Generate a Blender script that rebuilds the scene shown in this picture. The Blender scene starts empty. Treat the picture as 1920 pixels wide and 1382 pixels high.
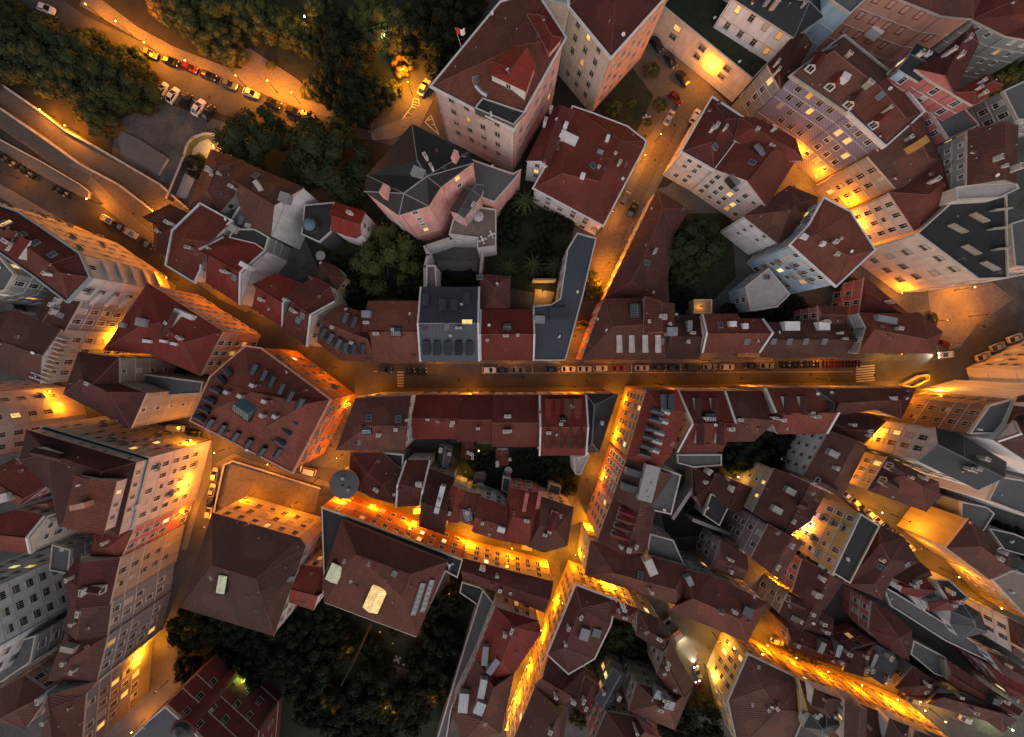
SUN_EL=5.0; SUN_ROT=182.0; SUN_LAMP_EL=9.0; SUN_STR=2.15; SUN_ANG=155.0; SKY_STR=0.05; EXPO=0.28; LPOW=2.05; LIT=1.3; LAMPGLOW=24.0
import bpy, bmesh, math, random
from mathutils import Vector, Matrix
from mathutils.bvhtree import BVHTree
random.seed(7)
R=math.radians
SC=bpy.context.scene
COL=SC.collection
# ------------------------------------------------------------------ camera, sky, sun, exposure
CX,CY,F,CAMH=950.0,670.0,812.5,130.0
cam=bpy.data.cameras.new('camera'); cam.sensor_width=36.0; cam.lens=36.0*F/1920.0
cam.shift_x=10/1920.0; cam.shift_y=-21/1920.0; cam.clip_end=4000; cam.clip_start=0.5
camo=bpy.data.objects.new('camera',cam); camo.location=(0,0,CAMH); COL.objects.link(camo); SC.camera=camo
wd=bpy.data.worlds.new('World'); SC.world=wd; wd.use_nodes=True
nt=wd.node_tree; bg=nt.nodes['Background']; sk=nt.nodes.new('ShaderNodeTexSky'); sk.sky_type='NISHITA'
sk.sun_disc=False; sk.sun_elevation=R(SUN_EL); sk.sun_rotation=R(SUN_ROT); sk.ozone_density=1.0
nt.links.new(sk.outputs[0],bg.inputs[0]); bg.inputs[1].default_value=SKY_STR
sl=bpy.data.lights.new('sun','SUN'); sl.energy=SUN_STR; sl.angle=R(SUN_ANG); sl.color=(1.0,0.90,0.92)
so=bpy.data.objects.new('sun',sl); COL.objects.link(so)
_e=R(SUN_LAMP_EL); _a=R(SUN_ROT)   # azimuth from +Y clockwise
so.rotation_euler=Vector((math.sin(_a)*math.cos(_e),math.cos(_a)*math.cos(_e),math.sin(_e))).to_track_quat('Z','Y').to_euler()
SC.view_settings.view_transform='Standard'; SC.view_settings.look='None'; SC.view_settings.exposure=EXPO; SC.view_settings.gamma=1
SC.render.resolution_x=1024; SC.render.resolution_y=737
SC.cycles.use_light_tree=True; SC.cycles.max_bounces=4; SC.cycles.diffuse_bounces=2; SC.cycles.glossy_bounces=2
SC.cycles.transparent_max_bounces=4; SC.cycles.sample_clamp_indirect=3.0

def up(px,py,z=0.0):
    s=(CAMH-z)/F
    return Vector(((px-CX)*s,-(py-CY)*s,z))
def P(s): return [tuple(float(v) for v in t.split(',')) for t in s.split()]

# ------------------------------------------------------------------ materials
MATS={}
def nodes(m):
    m.use_nodes=True; t=m.node_tree; return t,t.nodes['Principled BSDF'],t.nodes.new,t.links.new
def mix(t,fac,a,b,typ='MIX'):
    n=t.nodes.new('ShaderNodeMix'); n.data_type='RGBA'; n.blend_type=typ
    for k,v in ((0,fac),(6,a),(7,b)):
        if isinstance(v,(int,float)): n.inputs[k].default_value=v
        elif isinstance(v,tuple): n.inputs[k].default_value=(*v,1) if len(v)==3 else v
        else: t.links.new(v,n.inputs[k])
    return n.outputs[2]
def noise(t,scale,detail=3,vec=None,dist=0.0):
    n=t.nodes.new('ShaderNodeTexNoise'); n.inputs['Scale'].default_value=scale; n.inputs['Detail'].default_value=detail; n.inputs['Distortion'].default_value=dist
    if vec is not None: t.links.new(vec,n.inputs['Vector'])
    return n.outputs['Fac']
def ramp(t,fac,a,b):
    n=t.nodes.new('ShaderNodeMapRange'); n.inputs[1].default_value=a; n.inputs[2].default_value=b
    t.links.new(fac,n.inputs[0]); return n.outputs[0]
def mathn(t,op,a,b=0.0):
    n=t.nodes.new('ShaderNodeMath'); n.operation=op
    for k,v in ((0,a),(1,b)):
        if isinstance(v,(int,float)): n.inputs[k].default_value=v
        else: t.links.new(v,n.inputs[k])
    return n.outputs[0]
def bump(t,b,h,strength,dist):
    n=t.nodes.new('ShaderNodeBump'); n.inputs['Strength'].default_value=strength; n.inputs['Distance'].default_value=dist
    t.links.new(h,n.inputs['Height']); t.links.new(n.outputs[0],b.inputs['Normal'])
def geo(t): 
    n=t.nodes.new('ShaderNodeNewGeometry'); return n.outputs['Position']
def orand(t):
    n=t.nodes.new('ShaderNodeObjectInfo'); return n.outputs['Random']
def sc3(c,k): return tuple(min(1,x*k) for x in c)
def plain(name,c,rough=.7,metal=0,emi=None,es=0,spec=.5,var=.25,nscale=.8):
    if name in MATS: return MATS[name]
    m=bpy.data.materials.new(name); t,b,N,L=nodes(m)
    if var:
        f=noise(t,nscale,4,geo(t)); L(mix(t,f,sc3(c,1-var),sc3(c,1+var)),b.inputs['Base Color'])
    else: b.inputs['Base Color'].default_value=(*c,1)
    b.inputs['Roughness'].default_value=rough; b.inputs['Metallic'].default_value=metal
    b.inputs['Specular IOR Level'].default_value=spec
    if emi: b.inputs['Emission Color'].default_value=(*emi,1); b.inputs['Emission Strength'].default_value=es
    m.diffuse_color=(*c,1); MATS[name]=m; return m
def glow(name,c,es):
    m=bpy.data.materials.new(name); t,b,N,L=nodes(m); p=geo(t); f=noise(t,1.1,3,p); g=noise(t,6,2,p)
    b.inputs['Base Color'].default_value=(*sc3(c,.5),1); L(mix(t,f,sc3(c,.8),(c[0],min(1,c[1]*1.35),min(1,c[2]*1.8))),b.inputs['Emission Color'])
    L(mathn(t,'MULTIPLY',mathn(t,'ADD',mathn(t,'MULTIPLY',f,.8),mathn(t,'MULTIPLY',g,.8)),es),b.inputs['Emission Strength']); MATS[name]=m
def tile(name,c,kind='tile'):
    m=bpy.data.materials.new(name); t,b,N,L=nodes(m)
    uv=N('ShaderNodeUVMap').outputs[0]; sx=N('ShaderNodeSeparateXYZ'); L(uv,sx.inputs[0])
    p=geo(t)
    big=noise(t,.12,3,p); small=noise(t,1.6,4,p); r=orand(t)
    base=mix(t,ramp(t,big,.3,.7),sc3(c,.84),sc3(c,1.14))
    base=mix(t,ramp(t,small,.5,.85),base,sc3(c,.72))
    if kind=='tile':
        # separate tiles of slightly different firing
        br=N('ShaderNodeTexBrick'); br.offset=0; br.inputs['Scale'].default_value=1.0; br.inputs['Mortar Size'].default_value=0.0
        br.inputs['Brick Width'].default_value=.5; br.inputs['Row Height'].default_value=.8
        br.inputs['Color1'].default_value=(.86,.86,.86,1); br.inputs['Color2'].default_value=(1.15,1.15,1.15,1); L(uv,br.inputs['Vector'])
        base=mix(t,1.0,base,br.outputs['Color'],'MULTIPLY')
        # relaid patches and weathering streaks running down the slope
        vo=N('ShaderNodeTexVoronoi'); vo.inputs['Scale'].default_value=.22; vo.distance='CHEBYCHEV'; L(uv,vo.inputs['Vector']); sv=N('ShaderNodeSeparateColor'); L(vo.outputs['Color'],sv.inputs[0])
        base=mix(t,ramp(t,sv.outputs[0],.80,1.0),base,mix(t,.35,base,(.28,.08,.05))); base=mix(t,ramp(t,sv.outputs[1],.80,1.05),base,mix(t,.35,base,(.05,.03,.026)))
        mp=N('ShaderNodeMapping'); mp.inputs['Scale'].default_value=(1.2,.16,1); L(uv,mp.inputs[0]); base=mix(t,mathn(t,'MULTIPLY',ramp(t,noise(t,1.0,4,mp.outputs[0]),.5,.8),.28),base,(.045,.03,.028))
        # moss and soot
        mo=noise(t,.45,6,p,.6); base=mix(t,mathn(t,'MULTIPLY',ramp(t,mo,.5,.85),.3),base,(.05,.045,.035))
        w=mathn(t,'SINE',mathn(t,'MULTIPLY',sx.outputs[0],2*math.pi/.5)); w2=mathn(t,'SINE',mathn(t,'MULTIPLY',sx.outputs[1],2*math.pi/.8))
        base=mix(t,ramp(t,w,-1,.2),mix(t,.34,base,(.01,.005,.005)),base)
        h=mathn(t,'ADD',w,mathn(t,'MULTIPLY',w2,.25)); bump(t,b,h,.5,.08); b.inputs['Roughness'].default_value=.75
    else:
        w=mathn(t,'PINGPONG',sx.outputs[0],.45); rr=ramp(t,w,.38,.45)
        base=mix(t,rr,base,sc3(c,.5)); bump(t,b,rr,.6,.06); b.inputs['Roughness'].default_value=.45; b.inputs['Metallic'].default_value=.25
    hs=N('ShaderNodeHueSaturation'); L(base,hs.inputs['Color']); L(mathn(t,'ADD',mathn(t,'MULTIPLY',r,.75),.62),hs.inputs['Value'])
    r2=mathn(t,'FRACT',mathn(t,'MULTIPLY',r,7.31)); L(mathn(t,'ADD',mathn(t,'MULTIPLY',r2,.022),.497),hs.inputs['Hue']); L(mathn(t,'ADD',mathn(t,'MULTIPLY',r2,-.18),1.08),hs.inputs['Saturation']); L(hs.outputs[0],b.inputs['Base Color'])
    MATS[name]=m
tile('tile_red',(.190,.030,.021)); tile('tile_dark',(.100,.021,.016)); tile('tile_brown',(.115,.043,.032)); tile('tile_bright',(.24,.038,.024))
tile('metal_grey',(.065,.078,.095),'metal'); tile('metal_dark',(.042,.05,.058),'metal'); tile('metal_light',(.34,.36,.37),'metal'); tile('slate',(.05,.052,.058),'metal')
def plaster(name,c,azul=False):
    m=bpy.data.materials.new(name); t,b,N,L=nodes(m); p=geo(t)
    mp=N('ShaderNodeMapping'); mp.inputs['Scale'].default_value=(1,1,.25); L(p,mp.inputs[0])
    f=noise(t,.7,5,mp.outputs[0]); g=noise(t,5,3,p)
    base=mix(t,ramp(t,f,.35,.75),c,sc3(c,.72)); base=mix(t,ramp(t,g,.6,.8),base,sc3(c,.82))
    if azul:
        tc=N('ShaderNodeUVMap').outputs[0]; br=N('ShaderNodeTexChecker'); br.inputs['Scale'].default_value=2.0
        br.inputs['Color1'].default_value=(.20,.20,.30,1); br.inputs['Color2'].default_value=(.34,.31,.33,1); L(tc,br.inputs['Vector'])
        base=mix(t,.85,base,br.outputs['Color'])
    L(base,b.inputs['Base Color']); b.inputs['Roughness'].default_value=.85; b.inputs['Specular IOR Level'].default_value=.25
    bump(t,b,g,.15,.02); MATS[name]=m
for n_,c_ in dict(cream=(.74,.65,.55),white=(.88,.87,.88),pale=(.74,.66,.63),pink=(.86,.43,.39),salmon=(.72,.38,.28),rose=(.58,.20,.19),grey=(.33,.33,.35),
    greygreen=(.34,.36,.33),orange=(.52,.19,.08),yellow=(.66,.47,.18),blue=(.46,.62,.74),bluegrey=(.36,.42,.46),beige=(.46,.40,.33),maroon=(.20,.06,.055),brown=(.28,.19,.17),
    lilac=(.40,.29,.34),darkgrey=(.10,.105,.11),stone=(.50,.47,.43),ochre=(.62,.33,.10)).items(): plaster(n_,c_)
plaster('azulejo',(.3,.3,.4),True)
plain('cornice',(.58,.53,.48)); plain('trim_white',(.74,.73,.72)); plain('ridge_mat',(.17,.055,.042)); plain('ridge_grey',(.22,.24,.26))
plain('flat_dark',(.03,.032,.034),.8); plain('flat_grey',(.12,.124,.13),.85); plain('flat_tiles',(.30,.24,.20),.8); plain('flat_pale',(.42,.40,.38),.85)
plain('frame_white',(.72,.70,.66),.6,var=0); plain('frame_stone',(.42,.36,.30),.8,var=0); plain('frame_dark',(.06,.07,.06),.6,var=0); plain('frame_red',(.30,.05,.03),.6,var=0)
plain('glass_dark',(.012,.014,.018),.12,spec=.7,var=0); plain('glass_grey',(.06,.07,.085),.15,spec=.7,var=0); plain('curtain',(.55,.50,.42),.9,var=0); plain('shutter_green',(.03,.07,.05),.6,var=0)
glow('lit_warm',(1,.47,.10),LIT); glow('lit_white',(1,.66,.22),LIT*1.1); glow('lit_dim',(1,.38,.07),LIT*.5); glow('lit_lantern',(1,.58,.18),LIT*.75); glow('lit_pale',(.75,.68,.38),LIT*.32)
plain('lit_cool',(.5,.5,.5),.5,emi=(.85,1,.75),es=LIT*.8,var=0); plain('lit_blue',(.1,.1,.5),.5,emi=(.12,.10,1),es=LIT*1.5,var=0)
plain('lamp_glow',(1,.6,.2),.5,emi=(1,.50,.10),es=LAMPGLOW,var=0); plain('lamp_green',(.7,1,.3),.5,emi=(.6,1,.1),es=LAMPGLOW*.5,var=0); plain('lamp_white',(1,.9,.7),.5,emi=(1,.85,.5),es=LAMPGLOW,var=0)
plain('iron',(.02,.02,.022),.5,.6,var=0); plain('bark',(.09,.065,.045),.9,nscale=3); plain('steel',(.45,.47,.5),.35,.8,var=0)
plain('skyglass',(.07,.085,.09),.15,spec=.8,var=0); plain('teal_glass',(.05,.14,.15),.15,spec=.8,var=0)
def groundmat(name,c,c2,scale,rough=.85,cob=0):
    m=bpy.data.materials.new(name); t,b,N,L=nodes(m); p=geo(t)
    f=noise(t,scale,6,p,.4); g=noise(t,scale*7,4,p); base=mix(t,ramp(t,f,.35,.65),c,c2); base=mix(t,ramp(t,g,.5,.8),base,sc3(c,.6))
    if cob:
        v=N('ShaderNodeTexVoronoi'); v.inputs['Scale'].default_value=cob; L(p,v.inputs['Vector']); base=mix(t,ramp(t,v.outputs['Distance'],.0,.7),sc3(c2,1.15),sc3(c,.6)); bump(t,b,v.outputs['Distance'],.4,.05)
    else: bump(t,b,g,.25,.03)
    L(base,b.inputs['Base Color']); b.inputs['Roughness'].default_value=rough; MATS[name]=m
plain('panel_salmon',(.66,.36,.29),.85); groundmat('asphalt_dark',(.026,.025,.025),(.042,.039,.037),.25,.7); groundmat('asphalt',(.048,.046,.044),(.072,.067,.062),.25,.7); groundmat('cobble',(.11,.092,.075),(.165,.135,.11),.3,.8,4.5); groundmat('pavement',(.15,.13,.11),(.22,.19,.16),.5,.8,6.0)
groundmat('soil',(.018,.017,.014),(.035,.03,.024),.2,.95); groundmat('grass',(.013,.02,.009),(.025,.034,.014),.5,.95); groundmat('plaza',(.16,.13,.11),(.22,.18,.15),.15,.85); groundmat('yard',(.07,.068,.066),(.12,.115,.11),.2,.9)
plain('road_paint',(.55,.52,.45),.7)
def foliage(name,c):
    m=bpy.data.materials.new(name); t,b,N,L=nodes(m); p=geo(t); f=noise(t,.35,3,p); g=noise(t,2.5,2,p); r=orand(t)
    base=mix(t,ramp(t,f,.3,.7),sc3(c,.55),sc3(c,1.5)); base=mix(t,ramp(t,g,.4,.7),base,sc3(c,1.15))
    L(base,b.inputs['Base Color']); b.inputs['Roughness'].default_value=.8; b.inputs['Specular IOR Level'].default_value=.2; MATS[name]=m
foliage('leaf_dark',(.030,.044,.017)); foliage('leaf_olive',(.065,.074,.024)); foliage('leaf_mid',(.044,.064,.021)); foliage('leaf_night',(.015,.022,.009)); foliage('leaf_brown_lamplit',(.20,.13,.03))  # last leaf tint: brown crown, and lamplight put into colour of lit crowns

# ------------------------------------------------------------------ mesh helper
class MB:
    def __init__(s): s.v=[];s.f=[];s.m=[];s.uv=[];s.ms=[];s.sm=False
    def mi(s,mat):
        if mat not in s.ms: s.ms.append(mat)
        return s.ms.index(mat)
    def face(s,pts,mat,uv=None,flip=False):
        i=len(s.v); s.v+= [tuple(p) for p in pts]; s.f.append(list(range(i,i+len(pts)))); s.m.append(s.mi(mat)); s.uv.append(uv or [(0,0)]*len(pts))
    def prism(s,ring,z0,z1,mat,top=None,bot=False):
        n=len(ring); per=0
        for i in range(n):
            a,b=ring[i],ring[(i+1)%n]; L=math.hypot(b[0]-a[0],b[1]-a[1])
            s.face([(a[0],a[1],z0),(b[0],b[1],z0),(b[0],b[1],z1),(a[0],a[1],z1)],mat,[(per,z0),(per+L,z0),(per+L,z1),(per,z1)]); per+=L
        if top!=0: s.face([(p[0],p[1],z1) for p in ring],top or mat,[(p[0],p[1]) for p in ring])
        if bot: s.face([(p[0],p[1],z0) for p in reversed(ring)],mat)
    def box(s,c,sx,sy,sz,mat,ang=0,z0=None,top=None):
        ca,sa=math.cos(ang),math.sin(ang); z0=c[2] if z0 is None else z0
        ring=[(c[0]+x*ca-y*sa,c[1]+x*sa+y*ca) for x,y in ((-sx/2,-sy/2),(sx/2,-sy/2),(sx/2,sy/2),(-sx/2,sy/2))]
        s.prism(ring,z0,z0+sz,mat,top,True)
    def tube(s,a,b,r0,r1,mat,n=8):
        a,b=Vector(a),Vector(b); d=(b-a).normalized(); x=d.orthogonal().normalized(); y=d.cross(x)
        A=[a+(x*math.cos(2*math.pi*k/n)+y*math.sin(2*math.pi*k/n))*r0 for k in range(n)]
        B=[b+(x*math.cos(2*math.pi*k/n)+y*math.sin(2*math.pi*k/n))*r1 for k in range(n)]
        for k in range(n): s.face([A[k],A[(k+1)%n],B[(k+1)%n],B[k]],mat)
        s.face(B,mat); s.face(A[::-1],mat)
    def lathe(s,c,prof,mat,n=20):
        for (r0,z0),(r1,z1) in zip(prof,prof[1:]):
            for k in range(n):
                a,b=2*math.pi*k/n,2*math.pi*(k+1)/n
                q=[(c[0]+r0*math.cos(a),c[1]+r0*math.sin(a),c[2]+z0),(c[0]+r0*math.cos(b),c[1]+r0*math.sin(b),c[2]+z0),(c[0]+r1*math.cos(b),c[1]+r1*math.sin(b),c[2]+z1),(c[0]+r1*math.cos(a),c[1]+r1*math.sin(a),c[2]+z1)]
                if r1<1e-4: q=q[:3]
                elif r0<1e-4: q=[q[0],q[2],q[3]]
                s.face(q,mat)
    def mesh(s,name,off=(0,0,0),smooth=False):
        me=bpy.data.meshes.new(name)
        me.from_pydata([(x-off[0],y-off[1],z-off[2]) for x,y,z in s.v],[],s.f)
        for mm in s.ms: me.materials.append(MATS[mm])
        me.polygons.foreach_set('material_index',s.m)
        uvl=me.uv_layers.new(name='UVMap'); flat=[c for u in s.uv for p in u for c in p]; uvl.data.foreach_set('uv',flat)
        if smooth: me.shade_smooth()
        me.update(); return me
    def build(s,name,parent=None,off=(0,0,0),smooth=False):
        o=bpy.data.objects.new(name,s.mesh(name,off,smooth)); COL.objects.link(o)
        if parent is not None: o.parent=parent
        return o
def tag(o,label=None,cat=None,group=None,kind=None):
    if label: o['label']=label
    if cat: o['category']=cat
    if group: o['group']=group
    if kind: o['kind']=kind
    return o
def empty(name,loc,rz=0):
    o=bpy.data.objects.new(name,None); o.empty_display_size=.5; COL.objects.link(o); o.location=loc; o.rotation_euler=(0,0,rz); return o
def copytree(o,parent=None):
    c=o.copy(); COL.objects.link(c); c.parent=parent
    for ch in o.children: copytree(ch,c)
    return c
def area(r): return .5*sum(r[i][0]*r[(i+1)%len(r)][1]-r[(i+1)%len(r)][0]*r[i][1] for i in range(len(r)))
def offset(ring,d):
    n=len(ring); out=[]
    for i in range(n):
        a,b,c=[Vector(ring[(i+k)%n][:2]) for k in (-1,0,1)]
        e1=(b-a).normalized(); e2=(c-b).normalized(); n1=Vector((e1.y,-e1.x)); n2=Vector((e2.y,-e2.x))
        k=n1+n2; den=max(.35,1+n1.dot(n2)); out.append(tuple(b+k*(d/den)))
    return out
# ------------------------------------------------------------------ buildings
BV_v=[];BV_f=[];BV_o=[];BLD=[];EDGES=[]
def bvadd(mb,bi):
    o=len(BV_v); BV_v.extend(mb.v)
    for f in mb.f: BV_f.append([i+o for i in f]); BV_o.append(bi)
def px_ring(pts,h):
    r=[tuple(up(x,y,h).xy) for x,y in pts]
    return r if area(r)>0 else r[::-1]
def seg_cap(mb,a,b,mat,w=.2,hh=.14):
    a,b=Vector(a),Vector(b); d=(b-a); 
    if d.length<.4: return
    s=Vector((-d.y,d.x,0)); 
    if s.length<1e-4: return
    s=s.normalized()*w; u=Vector((0,0,hh)); dn=Vector((0,0,-.10))
    mb.face([a-s+dn,b-s+dn,b+u,a+u],mat); mb.face([a+u,b+u,b+s+dn,a+s+dn],mat)
def roof(mb,ring,h,kind,tl,wall,axd=None,slope=.46,ridge=None,dz=None,inset=None):
    """eave ring (CCW, world) -> pitched roof. returns ridge segs"""
    cap='ridge_grey' if tl.startswith(('metal','slate')) else 'ridge_mat'
    n=len(ring); V=[Vector(p) for p in ring]
    if ridge is None:
        if axd is None:
            L=max(range(n),key=lambda i:(V[(i+1)%n]-V[i]).length); u=(V[(L+1)%n]-V[L]).normalized()
            ts=[p.dot(u) for p in V]; us=[p.dot(Vector((-u.y,u.x))) for p in V]
            if max(us)-min(us)>max(ts)-min(ts): u=Vector((-u.y,u.x))
        else: u=Vector((axd[0],-axd[1])).normalized()
        w=Vector((-u.y,u.x)); S=[p.dot(u) for p in V]; T=[p.dot(w) for p in V]
        tm=(max(T)+min(T))/2; half=(max(T)-min(T))/2
        if n==4:
            ed=[(abs((V[(i+1)%4]-V[i]).normalized().dot(w)),i) for i in range(4)]
            pr=max(((ed[i][0]+ed[(i+2)%4][0]),i) for i in (0,1))[1]
            m1=(V[pr]+V[(pr+1)%4])/2; m2=(V[(pr+2)%4]+V[(pr+3)%4])/2
            half=min(half,((V[pr]-V[(pr+1)%4]).length+(V[(pr+2)%4]-V[(pr+3)%4]).length)/4)
        else:
            xs=[]
            for i in range(n):
                a,b=i,(i+1)%n
                if (T[a]-tm)*(T[b]-tm)<0:
                    k=(tm-T[a])/(T[b]-T[a]); xs.append(S[a]+k*(S[b]-S[a]))
            if len(xs)<2: xs=[min(S),max(S)]
            m1=u*min(xs)+w*tm; m2=u*max(xs)+w*tm
        if (m2-m1).dot(u)<0: m1,m2=m2,m1
        d=m2-m1; Ln=d.length; dn=d.normalized()
        ins=0 if kind in('G','W') else min(half*.85 if inset is None else inset,Ln*.49)
        dz=dz if dz is not None else half*slope
        R0=m1+dn*ins; R1=m2-dn*ins
        s0=0; s1=(R1-R0).length
        def proj(p):
            k=min(max((p-R0).dot(dn),0),s1)
            if k<.12*s1 or k<1.0: k=0
            if k>.88*s1 or k>s1-1.0: k=s1
            q=R0+dn*k; return (q.x,q.y,h+dz),k
        PR=[proj(p) for p in V]; chain=None
    else:
        RP=[Vector((*up(x,y,h+dz).xy,h+dz)) for x,y in ridge]
        def projr(p):
            k=min(range(len(RP)),key=lambda i:(RP[i].xy-p).length); return tuple(RP[k]),k
        PR=[projr(p) for p in V]; chain=RP
    segs=[]
    for i in range(n):
        j=(i+1)%n; a=(V[i].x,V[i].y,h); b=(V[j].x,V[j].y,h); pa,ka=PR[i]; pb,kb=PR[j]
        pts=[a,b]
        if chain is None:
            if abs(ka-kb)<1e-3: pts+=[pb]
            else: pts+=[pb,pa]; segs.append((pa,pb))
        else:
            st=1 if ka>kb else -1
            idx=list(range(kb,ka,st))+[ka]
            pts+=[tuple(chain[k]) for k in idx]
            for x,y in zip(idx,idx[1:]): segs.append((tuple(chain[x]),tuple(chain[y])))
        e=(Vector(b)-Vector(a)); el=e.length
        if el<1e-3: continue
        e/=el
        fl=Vector((-e.y,e.x,0))
        dist=(Vector(pts[2])-Vector(a)).dot(fl)
        endwall=(kind in('G','W') and len(pts)==3 and dist<1.5)
        uv=[]
        for p in pts:
            q=Vector(p)-Vector(a); uv.append((q.dot(e),(q-e*q.dot(e)).length))
        mb.face(pts,wall if endwall else tl,uv)
        if not endwall and dist>.5: seg_cap(mb,a,pa,cap,.16,.1)
        if endwall and kind=='W':   # raised fire wall with coping
            for s_,t_ in ((a,pts[2]),(pts[2],b)):
                s_,t_=Vector(s_),Vector(t_); inn=fl*.45; z=Vector((0,0,.45)); dn2=Vector((0,0,-.3))
                mb.face([s_+dn2,t_+dn2,t_+z,s_+z],'trim_white'); mb.face([s_+z,t_+z,t_+z+inn,s_+z+inn],'trim_white'); mb.face([t_+dn2+inn,s_+dn2+inn,s_+z+inn,t_+z+inn],'trim_white')
    done=set()
    for a,b in segs:
        key=tuple(sorted((tuple(round(c,2) for c in a),tuple(round(c,2) for c in b))))
        if key in done: continue
        done.add(key); seg_cap(mb,a,b,cap)
    return segs,dz
def b(name,label,pts,h,rf='H',wall='cream',tl='tile_red',cat=None,ax=None,dz=None,ridge=None,win='t',sp=3.0,fh=3.3,lit=.05,frame='frame_white',pane=None,bal=0,slope=.46,z0=0,extra=(),chim=1,nowin=False,corn=True,par=.4,inset=None,cur=.25,rim=None,rimh=.45,wall2=None):
    pts=P(pts) if isinstance(pts,str) else pts
    ring=px_ring(pts,h); c=(sum(p[0] for p in ring)/len(ring),sum(p[1] for p in ring)/len(ring),z0)
    root=empty(name,c); tag(root,label,cat or name.replace('_',' ')); bi=len(BLD); rec=dict(root=root,c=c,vols=[],o=dict(win=win,sp=sp,fh=fh,lit=lit,frame=frame,bal=bal,cur=cur,pane=pane,nowin=nowin)); BLD.append(rec)
    W2=wall2
    def prism2(m,rg,za,zb,wl):
        n=len(rg); per=0
        for i in range(n):
            a_,b_=rg[i],rg[(i+1)%n]; L=math.hypot(b_[0]-a_[0],b_[1]-a_[1]); mt=wl
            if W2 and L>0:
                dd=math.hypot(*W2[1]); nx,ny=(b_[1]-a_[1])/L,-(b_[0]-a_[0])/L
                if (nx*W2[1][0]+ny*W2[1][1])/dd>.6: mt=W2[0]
            m.face([(a_[0],a_[1],za),(b_[0],b_[1],za),(b_[0],b_[1],zb),(a_[0],a_[1],zb)],mt,[(per,za),(per+L,za),(per+L,zb),(per,zb)]); per+=L
    vols=[(ring,h,rf,wall,tl,ax,dz,ridge,z0,inset)]
    for e in extra:
        d=dict(rf='H',wall=wall,tl=tl,ax=None,dz=None,ridge=None,z0=h-.5,inset=None); d.update(e)
        vols.append((px_ring(P(d['pts']),d['h']),d['h'],d['rf'],d['wall'],d['tl'],d['ax'],d['dz'],d['ridge'],d['z0'],d['inset']))
    for vi,(rg,hh,rf_,wl,t_,ax_,dz_,rd_,zz,ins_) in enumerate(vols):
        w=MB(); 
        if rf_=='F':
            prism2(w,rg,zz,hh-.06,wl); bvadd(w,bi); w.build('wall',root,c)
            r=MB(); r.face([(p[0],p[1],hh) for p in offset(rg,-.02)],t_ if t_ in MATS else 'flat_grey',[(p[0],p[1]) for p in rg]); bvadd(r,bi); r.build('roof',root,c)
            if par>0:
                q=MB(); o_=offset(rg,.06); i_=offset(rg,-.30); n=len(rg)
                for i in range(n):
                    j=(i+1)%n
                    q.face([(*o_[i],hh-.35),(*o_[j],hh-.35),(*o_[j],hh+par),(*o_[i],hh+par)],'cornice' if vi==0 else wl)
                    q.face([(*o_[i],hh+par),(*o_[j],hh+par),(*i_[j],hh+par),(*i_[i],hh+par)],'cornice')
                    q.face([(*i_[j],hh-.1),(*i_[i],hh-.1),(*i_[i],hh+par),(*i_[j],hh+par)],wl)
                bvadd(q,bi); q.build('parapet',root,c)
            rec['vols'].append((rg,hh,None,t_))
        else:
            prism2(w,rg,zz,hh-.02,wl); bvadd(w,bi); w.build('wall',root,c)
            og=offset(rg,.28); r=MB()
            n=len(og)
            for i in range(n):   # eave board and soffit
                j=(i+1)%n; r.face([(*og[i],hh-.02),(*og[j],hh-.02),(*og[j],hh+.16),(*og[i],hh+.16)],'cornice'); r.face([(*rg[j],hh-.02),(*og[j],hh-.02),(*og[i],hh-.02),(*rg[i],hh-.02)][::-1],'cornice')
            rd2=P(rd_) if isinstance(rd_,str) else rd_
            segs,dzz=roof(r,og,hh+.16,rf_,t_,wl,ax_,slope,rd2,dz_ if (dz_ is not None or rd2 is None) else 2.5,ins_)
            bvadd(r,bi); ro=r.build('roof',root,c); rec['vols'].append((rg,hh,segs,t_)); rec['roof']=ro
            if rim and vi==0:
                q=MB(); o_=offset(rg,.62); i_=offset(rg,.22); n=len(rg)
                for i in range(n):
                    j=(i+1)%n
                    q.face([(*o_[i],hh-.35),(*o_[j],hh-.35),(*o_[j],hh+rimh),(*o_[i],hh+rimh)],rim); q.face([(*o_[i],hh+rimh),(*o_[j],hh+rimh),(*i_[j],hh+rimh),(*i_[i],hh+rimh)],rim)
                    q.face([(*i_[j],hh),(*i_[i],hh),(*i_[i],hh+rimh),(*i_[j],hh+rimh)],rim); q.face([(*rg[j],hh-.35),(*o_[j],hh-.35),(*o_[i],hh-.35),(*rg[i],hh-.35)][::-1],rim)
                bvadd(q,bi); q.build('parapet',root,c)
            if chim and segs and vi==0:
                rnd=random.Random(bi*31+5)
                for k in range(rnd.randint(1,3)):
                    a_,b_=map(Vector,rnd.choice(segs)); d_=b_-a_
                    if d_.length<2: continue
                    pp=a_+d_*rnd.uniform(.1,.9)+Vector((-d_.y,d_.x,0)).normalized()*rnd.uniform(-2.5,2.5)
                    chimney_at(root if 'roof' not in rec else ro,c,pp.x,pp.y,hh+.2,dzz+rnd.uniform(.5,1.1),rnd.uniform(.5,1.6),rnd.uniform(.45,.8),math.atan2(d_.y,d_.x),rnd.choice(['trim_white','cornice','beige','pale','grey']))
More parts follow.
